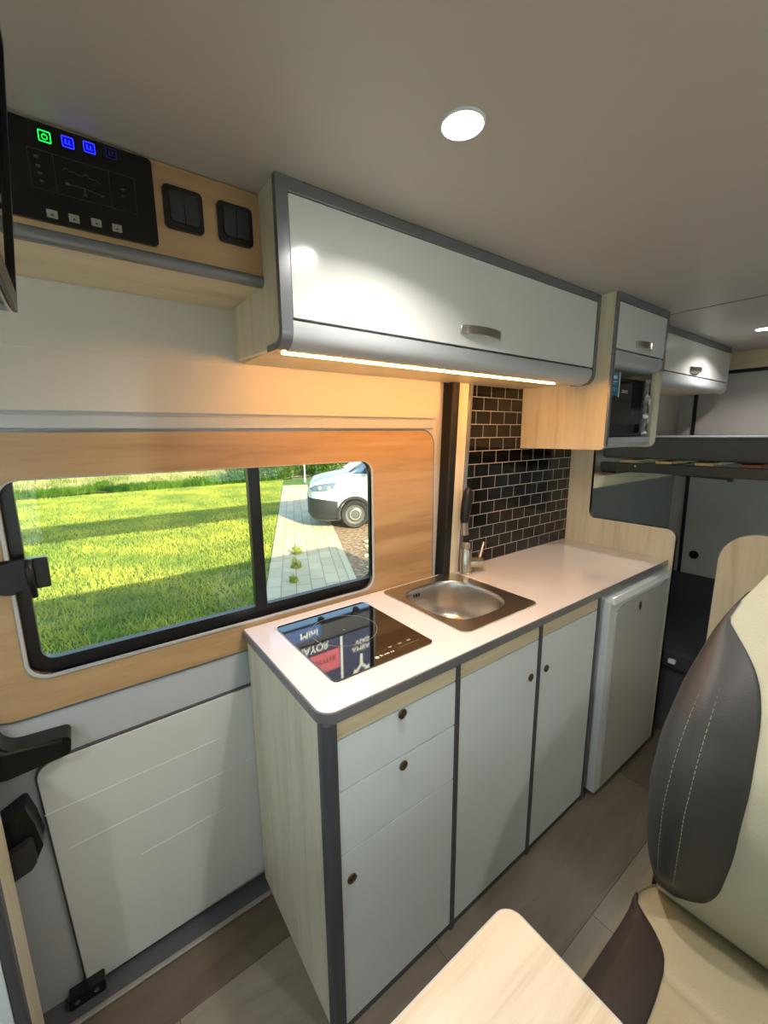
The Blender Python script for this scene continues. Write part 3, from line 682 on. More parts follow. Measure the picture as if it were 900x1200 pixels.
for x, z in ((.008, 1.941), (.009, 1.928), (.01, 1.917), (.011, 1.906), (.128, 1.928), (.128, 1.917), (.046, 1.912), (.095, 1.908), (.07, 1.902)):
    g.plate(rr(x - .003, x + .003, z - .002, z + .002, .001), py - .0005, py, 'y')
obj('display_outline', g, 'pprint', t)
for x, z in ((.019, 1.859), (.049, 1.860), (.081, 1.862), (.112, 1.861)):
    b = obj('push_button', G().plate(rr(x - .0075, x + .0075, z - .0062, z + .0062, .0012), py - .0008, py, 'y'), 'pbutton', t, bevel=.0003)
    obj('button_icon', G().plate([(x - .003, z - .003), (x + .003, z - .003), (x + .001, z + .001)], py - .0011, py - .0007, 'y'), 'pprint', b)
def rocker(x0, label):
    s = thing('light_switch', label, 'switch', (x0 + .036, SY, 1.925), group='double rocker switches')
    z0, z1 = 1.886, 1.961; x1 = x0 + .071
    obj('surround', G().plate(rr(x0, x1, z0, z1, .009), SY - .009, SY - .0005, 'y'), 'black', s, bevel=.002)
    mx = (x0 + x1) / 2
    obj('rocker', G().plate(rr(x0 + .010, mx - .0006, z0 + .011, z1 - .011, [.007, .001, .001, .007]), SY - .014, SY - .008, 'y'), 'rocker', s, bevel=.0012)
    obj('rocker', G().plate(rr(mx + .0006, x1 - .010, z0 + .011, z1 - .011, [.001, .007, .007, .001]), SY - .014, SY - .008, 'y'), 'rocker', s, bevel=.0012)
rocker(.194, 'black double light switch next to the control panel')
rocker(.294, 'black double light switch next to the overhead cabinet')

# television seen edge-on at the far left
tv = thing('television', 'black television seen edge-on beside the control panel', 'television', (-.075, .45, 1.6))
g = G().box(-.022, 0, -.20, .20, -.14, .14)
def rotv(g, ang, c):
    R = Matrix.Rotation(ang, 4, 'Y'); h = G(); h.v = [tuple(R @ Vector(v) + Vector(c)) for v in g.v]; h.f = g.f; return h
tc_ = (-.024, .455, 1.763)
obj('casing', rotv(G().box(-.03, 0, -.2, .2, -.135, .135), math.radians(5), tc_), 'black_gloss', tv, bevel=.004)
obj('bezel', rotv(G().plate(rr(-.2, .2, -.135, .135, .006), 0, .004, 'x', [rr(-.19, .19, -.115, .127, .002)]), math.radians(5), tc_), 'black', tv, bevel=.001)
obj('wall_arm', G().tube([(-.05, .42, 1.76), (-.12, .42, 1.76), (-.2, .42, 1.9), (-.2, .42, 2.0)], .014, 10), 'black', tv)

# ================================================================ TABLE
t = thing('dining_table', 'pale wood table with grey edge in front of the seat', 'table', (0, 0, 0))
to = rr(-.45, .507, -.4, .34, [.04, .04, .028, .04], 8)
obj('table_top', G().plate(to, .674, .70, 'z'), 'table', t, bevel=.0015)
ti = rr(-.4485, .5055, -.3985, .3385, [.04, .04, .028, .04], 8)
obj('edge_band', G().plate(rr(-.453, .510, -.403, .343, [.043, .043, .031, .043], 8), .6745, .6985, 'z', [ti]), 'silver', t, bevel=.001)
obj('pedestal', G().lathe((0.05, -.05, 0), [(.16, 0), (.16, .008), (.04, .02), (.03, .03), (.03, .65), (.09, .665), (.09, .674)], 'z', 28), 'silver', t, smooth='auto')

# ================================================================ SEAT
def interp(tab, z):
    if z <= tab[0][0]: return tab[0][1]
    for (a, b), (c, d) in zip(tab, tab[1:]):
        if z <= c: return b + (d - b) * (z - a) / (c - a)
    return tab[-1][1]
def smooth_interp(tab, z, h=.03):
    return (interp(tab, z - h) + 2 * interp(tab, z) + interp(tab, z + h) + interp(tab, z - h / 2) * 2 + interp(tab, z + h / 2) * 2) / 8
XFT = [(.44, .95), (.5, .925), (.6, .90), (.7, .875), (.8, .862), (.9, .872), (1.0, .92), (1.1, .985), (1.2, 1.05), (1.32, 1.12)]
EDT = [(.44, .235), (.5, .25), (.56, .262), (.7, .268), (.8, .268), (.9, .262), (1.0, .25), (1.1, .228), (1.15, .208), (1.2, .182), (1.3, .14)]
BDT = [(.50, .24), (.515, .225), (.53, .198), (.556, .165), (.62, .142), (.736, .127), (.89, .121), (1.0, .130), (1.06, .150), (1.09, .180), (1.13, .215), (1.16, .24)]
YC = .02
st = thing('passenger_seat', 'beige and charcoal upholstered seat with curved dark side bolster', 'seat', (.8, YC, 0))
def catmull(P, n):
    out = []
    for i in range(len(P) - 1):
        p0 = P[max(i - 1, 0)]; p1 = P[i]; p2 = P[i + 1]; p3 = P[min(i + 2, len(P) - 1)]
        for k in range(n):
            u = k / n
            out.append(tuple(.5 * (2 * b + (c - a) * u + (2 * a - 5 * b + 4 * c - d) * u * u + (3 * b - a - 3 * c + d) * u ** 3) for a, b, c, d in zip(p0, p1, p2, p3)))
    out.append(P[-1]); return out
def back_rows(side):
    zs = [.44 + (1.34 - .44) * i / 90 for i in range(91)]; C_, B_, K_ = [], [], []
    for z in zs:
        xf = smooth_interp(XFT, z); e = smooth_interp(EDT, z, .02); gp = .012 - .0105 * max(0, min(1, (z - 1.10) / .06)); b = min(smooth_interp(BDT, z, .03), e - gp)
        top = max(0, (z - 1.22) / .12); rnd_ = math.sqrt(max(0, 1 - top ** 2.2)); th = .14 * max(rnd_, .02); xm = xf + .07
        low = max(0, (.5 - z) / .06); th *= 1 - .5 * low
        ff = xm - th / 2; bk = xm + th / 2
        e = YC + (e - YC) * (1 if top <= 0 else max(.25, rnd_ ** .6)); b = min(b, e - gp)
        m = max(0, min(1, (z - .52) / .12)) * max(0, min(1, (1.13 - z) / .18)); m = m * m * (3 - 2 * m)
        w = e - b; bul = .05 * m; q = min(w, .06)
        C_.append([(ff + .004 * math.cos(u / 10 * math.pi), YC + (b - YC) * u / 10, z) for u in range(11)])
        x0 = C_[-1][-1][0]
        P = [(x0, b), (x0 - bul * .75, b + .3 * w), (x0 - bul, b + .62 * w), (x0 - bul * .55 + .004, b + .88 * w), (x0 + .02 * th / .14, e), (x0 + .07 * th / .14, e + .001), (x0 + .115 * th / .14, e - .006)]
        B_.append([(x, y, z) for x, y in catmull(P, 4)])
        xl, yl = P[-1]
        K_.append([(xl, yl, z), (bk - .01 * th / .14, e - .025, z), (bk, e - .06, z), (bk + .005, YC, z)])
    if side < 0:
        f = lambda R: [[(x, 2 * YC - y, z) for x, y, z in r] for r in R]
        C_, B_, K_ = f(C_), f(B_), f(K_)
    return zs, C_, B_, K_
g = G(); bolsters = []
for side in (1, -1):
    zs, C_, B_, K_ = back_rows(side)
    i0 = min(i for i, z in enumerate(zs) if z >= .515); i1 = max(i for i, z in enumerate(zs) if z <= 1.162)
    g.grid(C_); g.grid(K_); g.grid(B_[:i0 + 1]); g.grid(B_[i1:])
    g.v += C_[-1] + [K_[-1][-1]]
    g.f.append(tuple(range(len(g.v) - 12, len(g.v))))
    bolsters.append((G().grid(B_[i0:i1 + 1]), B_, i0, i1))
br = obj('backrest', g, 'beige', st, smooth=True)
bmx = bmesh.new(); bmx.from_mesh(br.data); bmesh.ops.remove_doubles(bmx, verts=bmx.verts, dist=.0004); bmesh.ops.recalc_face_normals(bmx, faces=bmx.faces); bmx.to_mesh(br.data); bmx.free()
for gb, B_, i0, i1 in bolsters:
    bo = obj('side_bolster', gb, 'bolster', br, smooth=True, label='charcoal side bolster')
    so = bo.modifiers.new('thickness', 'SOLIDIFY'); so.thickness = .006; so.offset = 0
    for col in (6, 9, 15, 18):
        path = [Vector(r[col]) + Vector((-.0035 if col < 12 else -.002, .0 if col < 12 else .002 * (1 if B_[0][0][1] > YC else -1), 0)) for r in B_[i0 + 6:i1 - 10:1]]
        g2 = G()
        for k in range(0, len(path) - 1, 1):
            a, b = path[k], path[k + 1]; g2.tube([a.lerp(b, .15), a.lerp(b, .8)], .0006, 5)
        obj('stitching', g2, 'stitch', bo, label='pale stitching')
obj('hinge_cover', G().plate(fillet([(.93, .40), (1.06, .40), (1.05, .66), (.96, .66)], .03), .225, .262, 'y'), 'black', st, bevel=.008)
# cushion
CBT = [(.40, .165), (.666, .168), (.72, .172), (.77, .179), (.80, .188), (.82, .205), (.84, .235), (.855, .26), (.87, .30)]
g = G(); cb = []
for side in (1, -1):
    xs = [.40 + (.95 - .40) * i / 70 for i in range(71)]; C_, B_ = [], []
    for x in xs:
        e = .268 - .02 * max(0, (x - .86) / .09) ** 2
        b = min(smooth_interp(CBT, x, .012), e - .02 + .018 * max(0, min(1, (x - .82) / .05)))
        fr = max(0, (.47 - x) / .07); zt = .497 - .06 * fr ** 2.2; ra = .008 * math.sin(min(1, max(0, (x - .42) / .4)) * math.pi)
        if x > .88: zt -= .02 * ((x - .88) / .07) ** 2
        dip = -.006 * math.exp(-((x - .77) / .008) ** 2)
        C_.append([(x, YC + (b - YC) * u / 10, zt + dip) for u in range(11)])
        w = e - b
        P = [(b, zt + dip * .5), (b + .3 * w, zt + .006 + ra), (b + .65 * w, zt + .006 + ra), (b + .9 * w, zt - .008), (e, zt - .03), (e + .002, zt - .08), (e - .004, zt - .14)]
        B_.append([(x, y, z) for y, z in catmull(P, 4)])
    if side < 0:
        f = lambda R: [[(x, 2 * YC - y, z) for x, y, z in r] for r in R]; C_, B_ = f(C_), f(B_)
    i1 = max(i for i, x in enumerate(xs) if x <= .872)
    g.grid(C_); g.grid(B_[i1:]); 
    cb.append(G().grid(B_[:i1 + 1]))
    for row in (C_[0] + B_[0],): g.v += row + [(row[-1][0], YC, row[-1][2])]; g.f.append(tuple(range(len(g.v) - len(row) - 1, len(g.v))))
cu = obj('cushion', g, 'beige2', st, smooth=True, label='sand beige cushion')
bmx = bmesh.new(); bmx.from_mesh(cu.data); bmesh.ops.remove_doubles(bmx, verts=bmx.verts, dist=.0004); bmesh.ops.recalc_face_normals(bmx, faces=bmx.faces); bmx.to_mesh(cu.data); bmx.free()
for q in cb:
    bo = obj('cushion_bolster', q, 'bolster2', cu, smooth=True, label='dark cushion side')
    so = bo.modifiers.new('thickness', 'SOLIDIFY'); so.thickness = .006; so.offset = 0
obj('seat_base', G().box(.45, .93, -.18, .22, 0, .37), 'black', st, bevel=.01)

# ================================================================ REAR
t = thing('partition_panel', 'pale wood partition with rounded corner behind the beige seat', 'partition', (2.14, 0, 0))
pp = fillet([(YO + .002, 0), (.515, 0), (.515, 1.085), (YO + .002, 1.085)], [0, 0, .13, 0], 12)
obj('board', G().plate(pp, 2.131, 2.149, 'x'), 'wood_v', t)
obj('edge_band', rim_strip(fillet([(.515, 0), (.515, 1.085), (YO + .002, 1.085), (YO, 0)], [0, .13, 0, 0], 12)[:-1], 0, 2.1305, 2.1495, .0018), 'silver', t)

t = thing('upper_bunk', 'upper bunk bed with grey mattress across the rear of the van', 'bunk bed', (2.95, .25, 1.27))
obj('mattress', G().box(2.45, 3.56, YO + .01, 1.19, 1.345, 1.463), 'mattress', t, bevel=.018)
rl = obj('front_rail', G().box(2.44, 2.475, YO + .01, 1.19, 1.272, 1.322), 'bunkrail', t, bevel=.004)
obj('rear_rail', G().box(3.54, 3.575, YO + .01, 1.19, 1.272, 1.322), 'bunkrail', t, bevel=.004)
for i in range(10):
    y = 1.042 - i * .1745
    obj('slat', G().box(2.435, 3.57, y - .038, y + .038, 1.324, 1.338), 'slat' if i != 3 else 'slatred', t, bevel=.002)
obj('bracket_bar', G().plate([(.60, 1.262), (.90, 1.272), (.60, 1.272)], 2.45, 2.47, 'x').box(2.45, 2.47, .58, .60, 1.255, 1.272), 'black', t)
obj('corner_support', G().box(2.46, 2.49, 1.12, 1.19, 1.19, 1.272), 'bunkrail', t)
obj('clip', G().lathe((2.437, 1.0, 1.306), [(.006, -.003), (.006, .003)], 'x', 10), 'chrome', t)
t = thing('lower_bunk', 'lower bunk with dark grey mattress behind the stepped end panel', 'bunk bed', (2.9, .25, 0))
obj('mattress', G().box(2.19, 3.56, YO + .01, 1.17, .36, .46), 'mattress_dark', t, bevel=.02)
obj('base_box', G().box(2.23, 3.56, YO + .01, 1.17, 0, .355), 'dark_trim', t)
obj('corner_bracket', G().box(2.17, 2.19, .63, .66, .40, .42), 'white_satin', t, bevel=.003)

# narrow cabinet at the lower left edge
t = thing('entry_cabinet', 'narrow wood-sided cabinet with grey corner strip at the lower left edge', 'cabinet', (-.45, 1.03, 0))
obj('carcass', G().box(-.70, -.236, .985, 1.11, 0, .80), 'wood_v', t)
obj('side_panel', G().box(-.235, -.218, .998, 1.112, 0, .80), 'wood_v', t, bevel=.001)
obj('corner_trim', G().plate(rr(-.231, -.214, .968, .999, [.003, .008, .003, .003]), 0, .80, 'z'), 'dark_trim', t)
obj('door', G().box(-.69, -.232, .966, .984, .02, .79), 'white_satin', t, bevel=.002)

# ================================================================ OUTSIDE
ZG = -.55
o = obj('lawn', G().box(-14, 26, 1.6, 18.2, ZG - .1, ZG), 'soil'); tag(o, kind='structure')
def bank():
    g = G(); rows = []
    for i in range(30):
        y = 18 + i * 1.6; rows.append([(-25 + j * 1.5, y, ZG - .02 + .0016 * (y - 18) ** 1.9 + .12 * math.sin(j * .9 + i) + .07 * math.sin(j * 2.3)) for j in range(50)])
    return g.grid(rows)
o = obj('dry_bank', bank(), 'dry', smooth=True); tag(o, kind='structure')
ang = math.radians(90 - 24.2)
PL = obj('paved_path', G().box(-3.4, 12.2, 0, -1.14, -.06, .012), 'paver', loc=(0, 0, 0)); PL.rotation_euler = (0, 0, ang); PL.location = (1.719, 4.87, ZG)
tag(PL, 'pale block-paved garden path running past the parked white car', 'path')
K = obj('kerb', G().box(-3.4, 12.2, -1.14, -1.24, -.06, .02), 'kerb', loc=(0, 0, 0)); K.rotation_euler = (0, 0, ang); K.location = (1.719, 4.87, ZG)
tag(K, 'pale kerb edging along the right side of the paved path', 'kerb')
u = (math.sin(math.radians(24.2)), math.cos(math.radians(24.2)))
pr = lambda s, off=1.24: (1.719 + u[0] * s + u[1] * off, 4.87 + u[1] * s - u[0] * off)
o = obj('gravel_yard', G().plate([pr(-3.4), (24, 1.3), (24, 17.5), pr(12.2)], ZG, ZG + .008, 'z'), 'gravel'); tag(o, kind='structure')
rs = np.random.RandomState(3)
def blades(name, pts, h, wd, mat, lean=.5, parent=None, nseg=1):
    n = len(pts); a = rs.rand(n) * 6.283; hh = h * (.5 + rs.rand(n)); ww = wd * (.6 + .8 * rs.rand(n)); la = rs.rand(n) * 6.283; ll = hh * lean * rs.rand(n)
    V = np.zeros((n, 3, 3)); V[:, 0] = pts; V[:, 1] = pts; V[:, 2] = pts
    V[:, 0, 0] -= np.cos(a) * ww; V[:, 0, 1] -= np.sin(a) * ww; V[:, 1, 0] += np.cos(a) * ww; V[:, 1, 1] += np.sin(a) * ww
    V[:, 2, 0] += np.cos(la) * ll; V[:, 2, 1] += np.sin(la) * ll; V[:, 2, 2] += hh
    V = V.reshape(-1, 3); off = np.array([pts[:, 0].mean(), pts[:, 1].mean(), pts[:, 2].min()])
    me = bpy.data.meshes.new(name); me.vertices.add(3 * n); me.vertices.foreach_set('co', (V - off).ravel())
    me.loops.add(3 * n); me.loops.foreach_set('vertex_index', np.arange(3 * n)); me.polygons.add(n)
    me.polygons.foreach_set('loop_start', np.arange(0, 3 * n, 3)); me.update(calc_edges=True); me.materials.append(M[mat])
    o = bpy.data.objects.new(name, me); COL.objects.link(o); o.location = off; return o
N = 120000
y = 3.6 + (17.9 - 3.6) * rs.rand(N) ** .85; xl = -.35 * y - 1; xr = 1.719 + .449 * (y - 4.87) - .02
x = xl + (xr - xl) * rs.rand(N)
o = blades('lawn_grass', np.stack([x, y, np.full(N, ZG)], 1), .05, .011, 'grass', .9)
tag(o, 'bright green grass lawn left of the paved path', 'grass', kind='stuff')
n_ = 9000
pts = np.stack([-4 + 12 * rs.rand(n_), 18.05 + .9 * rs.rand(n_), np.full(n_, ZG - .02)], 1)
o = blades('fringe_grass', pts, .24, .03, 'bush', .7); tag(o, 'taller dark green grass fringe at the far edge of the lawn', 'grass', kind='stuff')
n_ = 26000
yy = 18.9 + 9 * rs.rand(n_) ** 1.2; pts = np.stack([-7 + 18 * rs.rand(n_), yy, ZG - .03 + .0016 * (yy - 18) ** 1.9], 1)
o = blades('dry_weeds', pts, .26, .04, 'bushpale', .8); tag(o, 'pale dry weeds on the bank beyond the lawn', 'weeds', kind='stuff')
def leafball(name, c, r, n, size, mat, label, group=None, squash=1.):
    """bush: leaf triangles through a lumpy volume with a few stems"""
    t = thing(name, label, 'bush' if name == 'bush' else 'weed', c, group=group)
    p = rs.randn(n, 3); p /= np.linalg.norm(p, axis=1)[:, None]; rad = r * (.55 + .45 * rs.rand(n) ** .5)
    lump = 1 + .22 * np.sin(p[:, 0] * 5 + c[0]) + .18 * np.sin(p[:, 1] * 6 + p[:, 2] * 4 + c[1])
    p = p * (rad * lump)[:, None]; p[:, 2] = np.abs(p[:, 2]) * squash
    a = rs.randn(n, 3) * size; b = rs.randn(n, 3) * size
    V = np.stack([p - a * .5, p + a * .5, p + b], 1).reshape(-1, 3); V[:, 2] = np.maximum(V[:, 2], 0)
    me = bpy.data.meshes.new('foliage'); me.vertices.add(3 * n); me.vertices.foreach_set('co', V.ravel()); me.loops.add(3 * n)
    me.loops.foreach_set('vertex_index', np.arange(3 * n)); me.polygons.add(n); me.polygons.foreach_set('loop_start', np.arange(0, 3 * n, 3)); me.update(calc_edges=True)
    me.materials.append(M[mat]); f = bpy.data.objects.new('foliage', me); COL.objects.link(f); f.parent = t
    g = G()
    for k in range(4):
        an = k * 1.6; g.tube([(c[0], c[1], c[2]), (c[0] + math.cos(an) * r * .3, c[1] + math.sin(an) * r * .3, c[2] + r * .5 * squash)], [.015, .006], 6)
    obj('stem', g, 'kerb', t)
    return t
bl = ['low pale weedy bush at the far left edge of the lawn', 'second low weedy bush from the left, beyond the lawn', 'third low weedy bush from the left, beyond the lawn', 'low weedy bush beyond the lawn, just left of the window post']
for i, (bx_, by_, r) in enumerate(((-1.6, 19.4, .5), (.7, 19.6, .45), (2.9, 19.4, .5), (4.6, 19.6, .4))):
    leafball('bush', (bx_, by_, ZG), r * 1.6, 2600, .06, 'bushpale' if i % 2 == 0 else 'bush', bl[i], 'bushes beyond the lawn', .33)
hg = thing('hedge', 'dark green hedge beyond the paved path and the white car', 'hedge', (10, 18.6, ZG))
n = 26000; p = np.stack([(rs.rand(n) - .5) * 9.5, (rs.rand(n) - .5) * 1.1, rs.rand(n) ** .8 * 1.25], 1); p[:, 2] *= 1 + .15 * np.sin(p[:, 0] * 2.1) + .1 * np.sin(p[:, 0] * 5.3); p[:, 1] += .2 * np.sin(p[:, 0] * 3)
a = rs.randn(n, 3) * .05; b = rs.randn(n, 3) * .05; V = np.stack([p - a * .5, p + a * .5, p + b], 1).reshape(-1, 3); V[:, 2] = np.maximum(V[:, 2], 0)
me = bpy.data.meshes.new('foliage'); me.vertices.add(3 * n); me.vertices.foreach_set('co', V.ravel()); me.loops.add(3 * n)
me.loops.foreach_set('vertex_index', np.arange(3 * n)); me.polygons.add(n); me.polygons.foreach_set('loop_start', np.arange(0, 3 * n, 3)); me.update(calc_edges=True)
me.materials.append(M['bush']); f = bpy.data.objects.new('foliage', me); COL.objects.link(f); f.parent = hg
g = G()
for k in range(14): obj('stem', G().tube([(5.6 + k * .68, 18.6, ZG), (5.7 + k * .68, 18.65, ZG + .8)], [.02, .008], 6), 'kerb', hg)
o = obj('fence_post', G().tube([(8.0, 16.6, ZG), (8.0, 16.6, ZG + 1.5)], .03, 10), 'signwhite'); tag(o, 'thin white post in front of the hedge at the end of the path', 'post')
# weeds on the path
for i, (s, off, r, lb) in enumerate(((2.0, .42, .09, 'small green weed on the paved path, the farthest'), (1.2, .40, .08, 'small green weed on the paved path, the middle one'), (.55, .36, .06, 'small green weed on the paved path, nearest the van'))):
    q = pr(s, off); leafball('path_weed', (q[0], q[1], ZG + .012), r, 240, .02, 'grass', lb, 'weeds on the path', 1.5)
# stones at the path's right edge
for i in range(8):
    q = pr(.2 + i * .3 + rs.rand() * .2, 1.42 + rs.rand() * .5); r = .03 + .045 * rs.rand()
    g = G(); rows = []
    for a in range(7):
        th = math.pi * a / 6; rows.append([(q[0] + r * 1.3 * math.sin(th) * math.cos(b / 8 * 6.283) * (1 + .2 * math.sin(b * 2 + i)), q[1] + r * math.sin(th) * math.sin(b / 8 * 6.283) * (1 + .15 * math.cos(b + i)), ZG + .008 + r * .5 - r * .62 * math.cos(th)) for b in range(8)])
    o = obj('stone', g.grid(rows, True), 'kerb', smooth=True); tag(o, 'small stone lying in the gravel beside the path edging', 'stone', 'stones beside the path')

# ---- parked car
CY, HW = 8.28, .88
cr = thing('car', 'white van-like car with black lower bumper parked by the path', 'car', (5.9, CY, ZG))
TOP = [(3.66, .25), (3.70, .42), (3.80, .55), (3.95, .605), (4.2, .65), (4.5, .70), (4.6, .73), (4.95, .95), (5.3, 1.16), (5.6, 1.27), (6.2, 1.31), (7.8, 1.30), (8.0, 1.2), (8.06, .6)]
WID = [(3.66, .42), (3.70, .55), (3.78, .68), (3.9, .77), (4.1, .84), (4.4, .875), (7.7, .88), (8.0, .84), (8.06, .8)]
BOT = [(3.66, -.22), (3.75, -.32), (4.0, -.36), (8.06, -.34)]
def section(x, grow=0):
    T = interp(TOP, x); W = interp(WID, x) + grow; B = interp(BOT, x)
    sh = min(T - .06, .56) if x < 4.6 else .60
    cab = max(0, T - .75)
    P = [(0, B), (W * .9, B), (W * .985, B + .08), (W, B + .25), (W, .12), (W * .985, .36), (W * .955, sh - .05), (W * .90, sh + .015)]
    if cab > 0: P += [(W * .88, .70), (W * (.88 - .10 * min(1, cab / .5)), .70 + cab * .85), (W * .60, T + .02), (0, T + .03)]
    else: P += [(W * .78, T - .01 if T - .01 > sh else T), (W * .6, T), (W * .35, T + .012), (0, T + .018)]
    return P
xs = [3.66, 3.68, 3.70, 3.74, 3.80, 3.88, 3.95, 4.05, 4.2, 4.35, 4.5, 4.6, 4.7, 4.83, 4.95, 5.1, 5.3, 5.45, 5.6, 5.9, 6.2, 6.8, 7.4, 7.8, 7.95, 8.0, 8.06]
rows = []
for x in xs:
    P = section(x); R_ = [(x, CY - y, z) for y, z in P] + [(x, CY + y, z) for y, z in P[::-1][1:-1]]
    rows.append(R_)
g = G().grid(rows, True); nn = len(rows[0]); g.f += [tuple(range(nn)), tuple((len(rows) - 1) * nn + k for k in range(nn))]
body = obj('body', g, 'carpaint', cr)
# cut the wheel arches
cut = G()
for wx in (4.70, 7.35):
    for yy in (CY - HW - .1, CY + HW - .22): cut.lathe((wx, yy, -.21), [(.375, 0), (.375, .32)], 'y', 32)
co = obj('arch_cutter', cut, 'carblack')
bo = body.modifiers.new('b', 'BOOLEAN'); bo.object = co; bo.operation = 'DIFFERENCE'; bo.solver = 'EXACT'
bpy.context.view_layer.update()
me2 = bpy.data.meshes.new_from_object(body.evaluated_get(bpy.context.evaluated_depsgraph_get()))
body.modifiers.clear(); body.data = me2; bpy.data.objects.remove(co)
if len(me2.materials) == 0: me2.materials.append(M['carpaint'])
for p in me2.polygons: p.material_index = 0
me2.polygons.foreach_set('use_smooth', [True] * len(me2.polygons)); me2.set_sharp_from_angle(angle=math.radians(32))
# black lower bumper wraps the nose
rows = []
for x in (3.645, 3.66, 3.70, 3.74, 3.80, 3.88, 3.95, 4.05, 4.2, 4.31):
    xx = max(x, 3.66); W = interp(WID, xx) + .012; B = interp(BOT, xx) - .015; zt = .17 if x < 3.9 else .17 - .05 * (x - 3.9) / .4
    if x < 3.66: W -= .06
    P = [(W * .86, B), (W * .99, B + .08), (W, B + .22), (W + .002, zt - .05), (W * .97, zt)]
    rows.append([(x, CY - y, z) for y, z in P] + [(x, CY + y, z) for y, z in P[::-1]])
g = G().grid(rows, True); nn = len(rows[0]); g.f += [tuple(range(nn)), tuple((len(rows) - 1) * nn + k for k in range(nn))]
obj('bumper', g, 'carblack', cr, smooth='auto', label='black plastic lower bumper')
for wx in (4.70, 7.35):
    for sd in (-1, 1):
        g = G(); n = 28; yo = CY + sd * (HW + .004)
        rows = []
        for q, h in ((.365, -.03), (.365, .012), (.40, .012), (.415, 0), (.415, -.03)):
            rows.append([(wx + q * math.cos(math.radians(-20 + 220 * i / n)), yo + sd * h * 1., -.21 + q * math.sin(math.radians(-20 + 220 * i / n))) for i in range(n + 1)])
        obj('wheel_arch', g.grid(rows), 'carblack', cr, smooth='auto', label='black plastic wheel arch')
        wy = CY + sd * (HW - .04)
        w_ = obj('wheel', G().lathe((wx, wy, -.225), [(.20, .0), (.24, sd * .03), (.30, sd * .035), (.322, sd * .01), (.325, -sd * .06), (.32, -sd * .16), (.26, -sd * .18)], 'y', 40), 'tyre', cr, smooth='auto')
        obj('wheel_cap', G().lathe((wx, wy, -.225), [(.225, -sd * .01), (.222, sd * .02), (.17, sd * .012), (.15, sd * .03), (.12, sd * .034), (.10, sd * .012), (.04, sd * .016)], 'y', 36), 'hub', w_, smooth='auto')
        rg = G(); rows = [[(wx + q * math.cos(6.2832 * i / 32), wy + sd * h, -.225 + q * math.sin(6.2832 * i / 32)) for i in range(32)] for q, h in ((.105, .028), (.105, .04), (.122, .04), (.122, .028))]
        obj('cap_ring', rg.grid(rows, True), 'hubring', w_, smooth='auto')
for sd in (-1, 1):
    rows = []
    for x, z0, z1 in ((3.72, .36, .40), (3.80, .32, .44), (3.92, .315, .47), (4.05, .33, .495), (4.2, .38, .51), (4.3, .45, .515)):
        W = interp(WID, x) + .012
        rows.append([(x, CY + sd * (W - .03), z0), (x, CY + sd * (W + .002), z0 + .02), (x - .004, CY + sd * W * .985, z1 - .03), (x, CY + sd * (W * .95 - .01), z1)])
    hl = obj('headlight', G().grid(rows), 'headlight', cr, smooth='auto')
    so = hl.modifiers.new('t', 'SOLIDIFY'); so.thickness = .02; so.offset = 0
    g = G()
    for xx, rad_ in ((3.93, .048), (4.12, .05)):
        g.tube([(xx, CY + sd * (interp(WID, xx) - .0), .40), (xx - .005, CY + sd * (interp(WID, xx) + .022), .40)], rad_, 20)
    obj('lamp_reflector', g, 'hubring', hl, smooth='auto')
    # side windows
    g = G().add([(4.66, CY + sd * .79, .705), (5.55, CY + sd * .80, .70), (5.55, CY + sd * .735, 1.14), (5.28, CY + sd * .74, 1.08), (5.0, CY + sd * .76, .93)], [(0, 1, 2, 3, 4)])
    so = obj('side_window', g, 'carglass', cr); m_ = so.modifiers.new('t', 'SOLIDIFY'); m_.thickness = .012; m_.offset = 0
    obj('door_mirror', G().box(4.95, 5.06, CY + sd * .90 - .09, CY + sd * .90 + .09, .70, .85), 'carblack', cr, bevel=.03)
g = G().add([(4.60, CY - .68, .735), (4.60, CY + .68, .735), (5.5, CY + .55, 1.285), (5.5, CY - .55, 1.285), (5.05, CY - .62, 1.03), (5.05, CY + .62, 1.03)], [(0, 1, 5, 4), (4, 5, 2, 3)])
so = obj('windscreen', g, 'carglass', cr); m_ = so.modifiers.new('t', 'SOLIDIFY'); m_.thickness = .04; m_.offset = 0
obj('number_plate', G().box(3.625, 3.645, CY - .26, CY + .26, -.02, .09), 'signwhite', cr)

th_ = math.radians(-26); sc_ = .95; dx, dy = (5.9 - 4.70) * sc_, (CY - 7.4) * sc_
cr.location = (4.77 + math.cos(th_) * dx - math.sin(th_) * dy, 7.5 + math.sin(th_) * dx + math.cos(th_) * dy, ZG + .012); cr.rotation_euler = (0, 0, th_); cr.scale = (sc_,) * 3
# ---- sign gantry facing the van (seen mirrored in the hob; its shade falls on the lawn)
sg = thing('sign_gantry', 'tall dark steel gantry with navy and pink sign panels, mirrored in the hob', 'sign', (3, 4.05, ZG))
obj('beam', G().box(-5, 11, 4.02, 4.12, 2.50, 2.76), 'signdark', sg)
obj('backing', G().box(-5, 11, 4.0, 4.04, 2.70, 3.47), 'navy', sg)
obj('post', G().box(-5, -4.8, 4.0, 4.2, ZG, 3.47), 'signdark', sg)
obj('post', G().box(10.8, 11, 4.0, 4.2, ZG, 3.47), 'signdark', sg)
obj('white_divider', G().box(2.285, 2.315, 3.985, 4.0, 2.70, 3.45), 'signwhite', sg)
pk = obj('pink_board', G().box(1.2, 2.27, 3.985, 4.0, 2.83, 3.08), 'pink', sg)
text('lettering', 'forma', .12, (2.05, 3.984, 2.945), 'maroon', pk, sx=1.15)
nv = obj('blue_board', G().box(1.1, 2.03, 3.97, 4.0, 2.45, 2.60), 'signblue', sg)
text('lettering', 'Mini', .11, (1.88, 3.968, 2.535), 'signwhite', nv, sx=1.2)
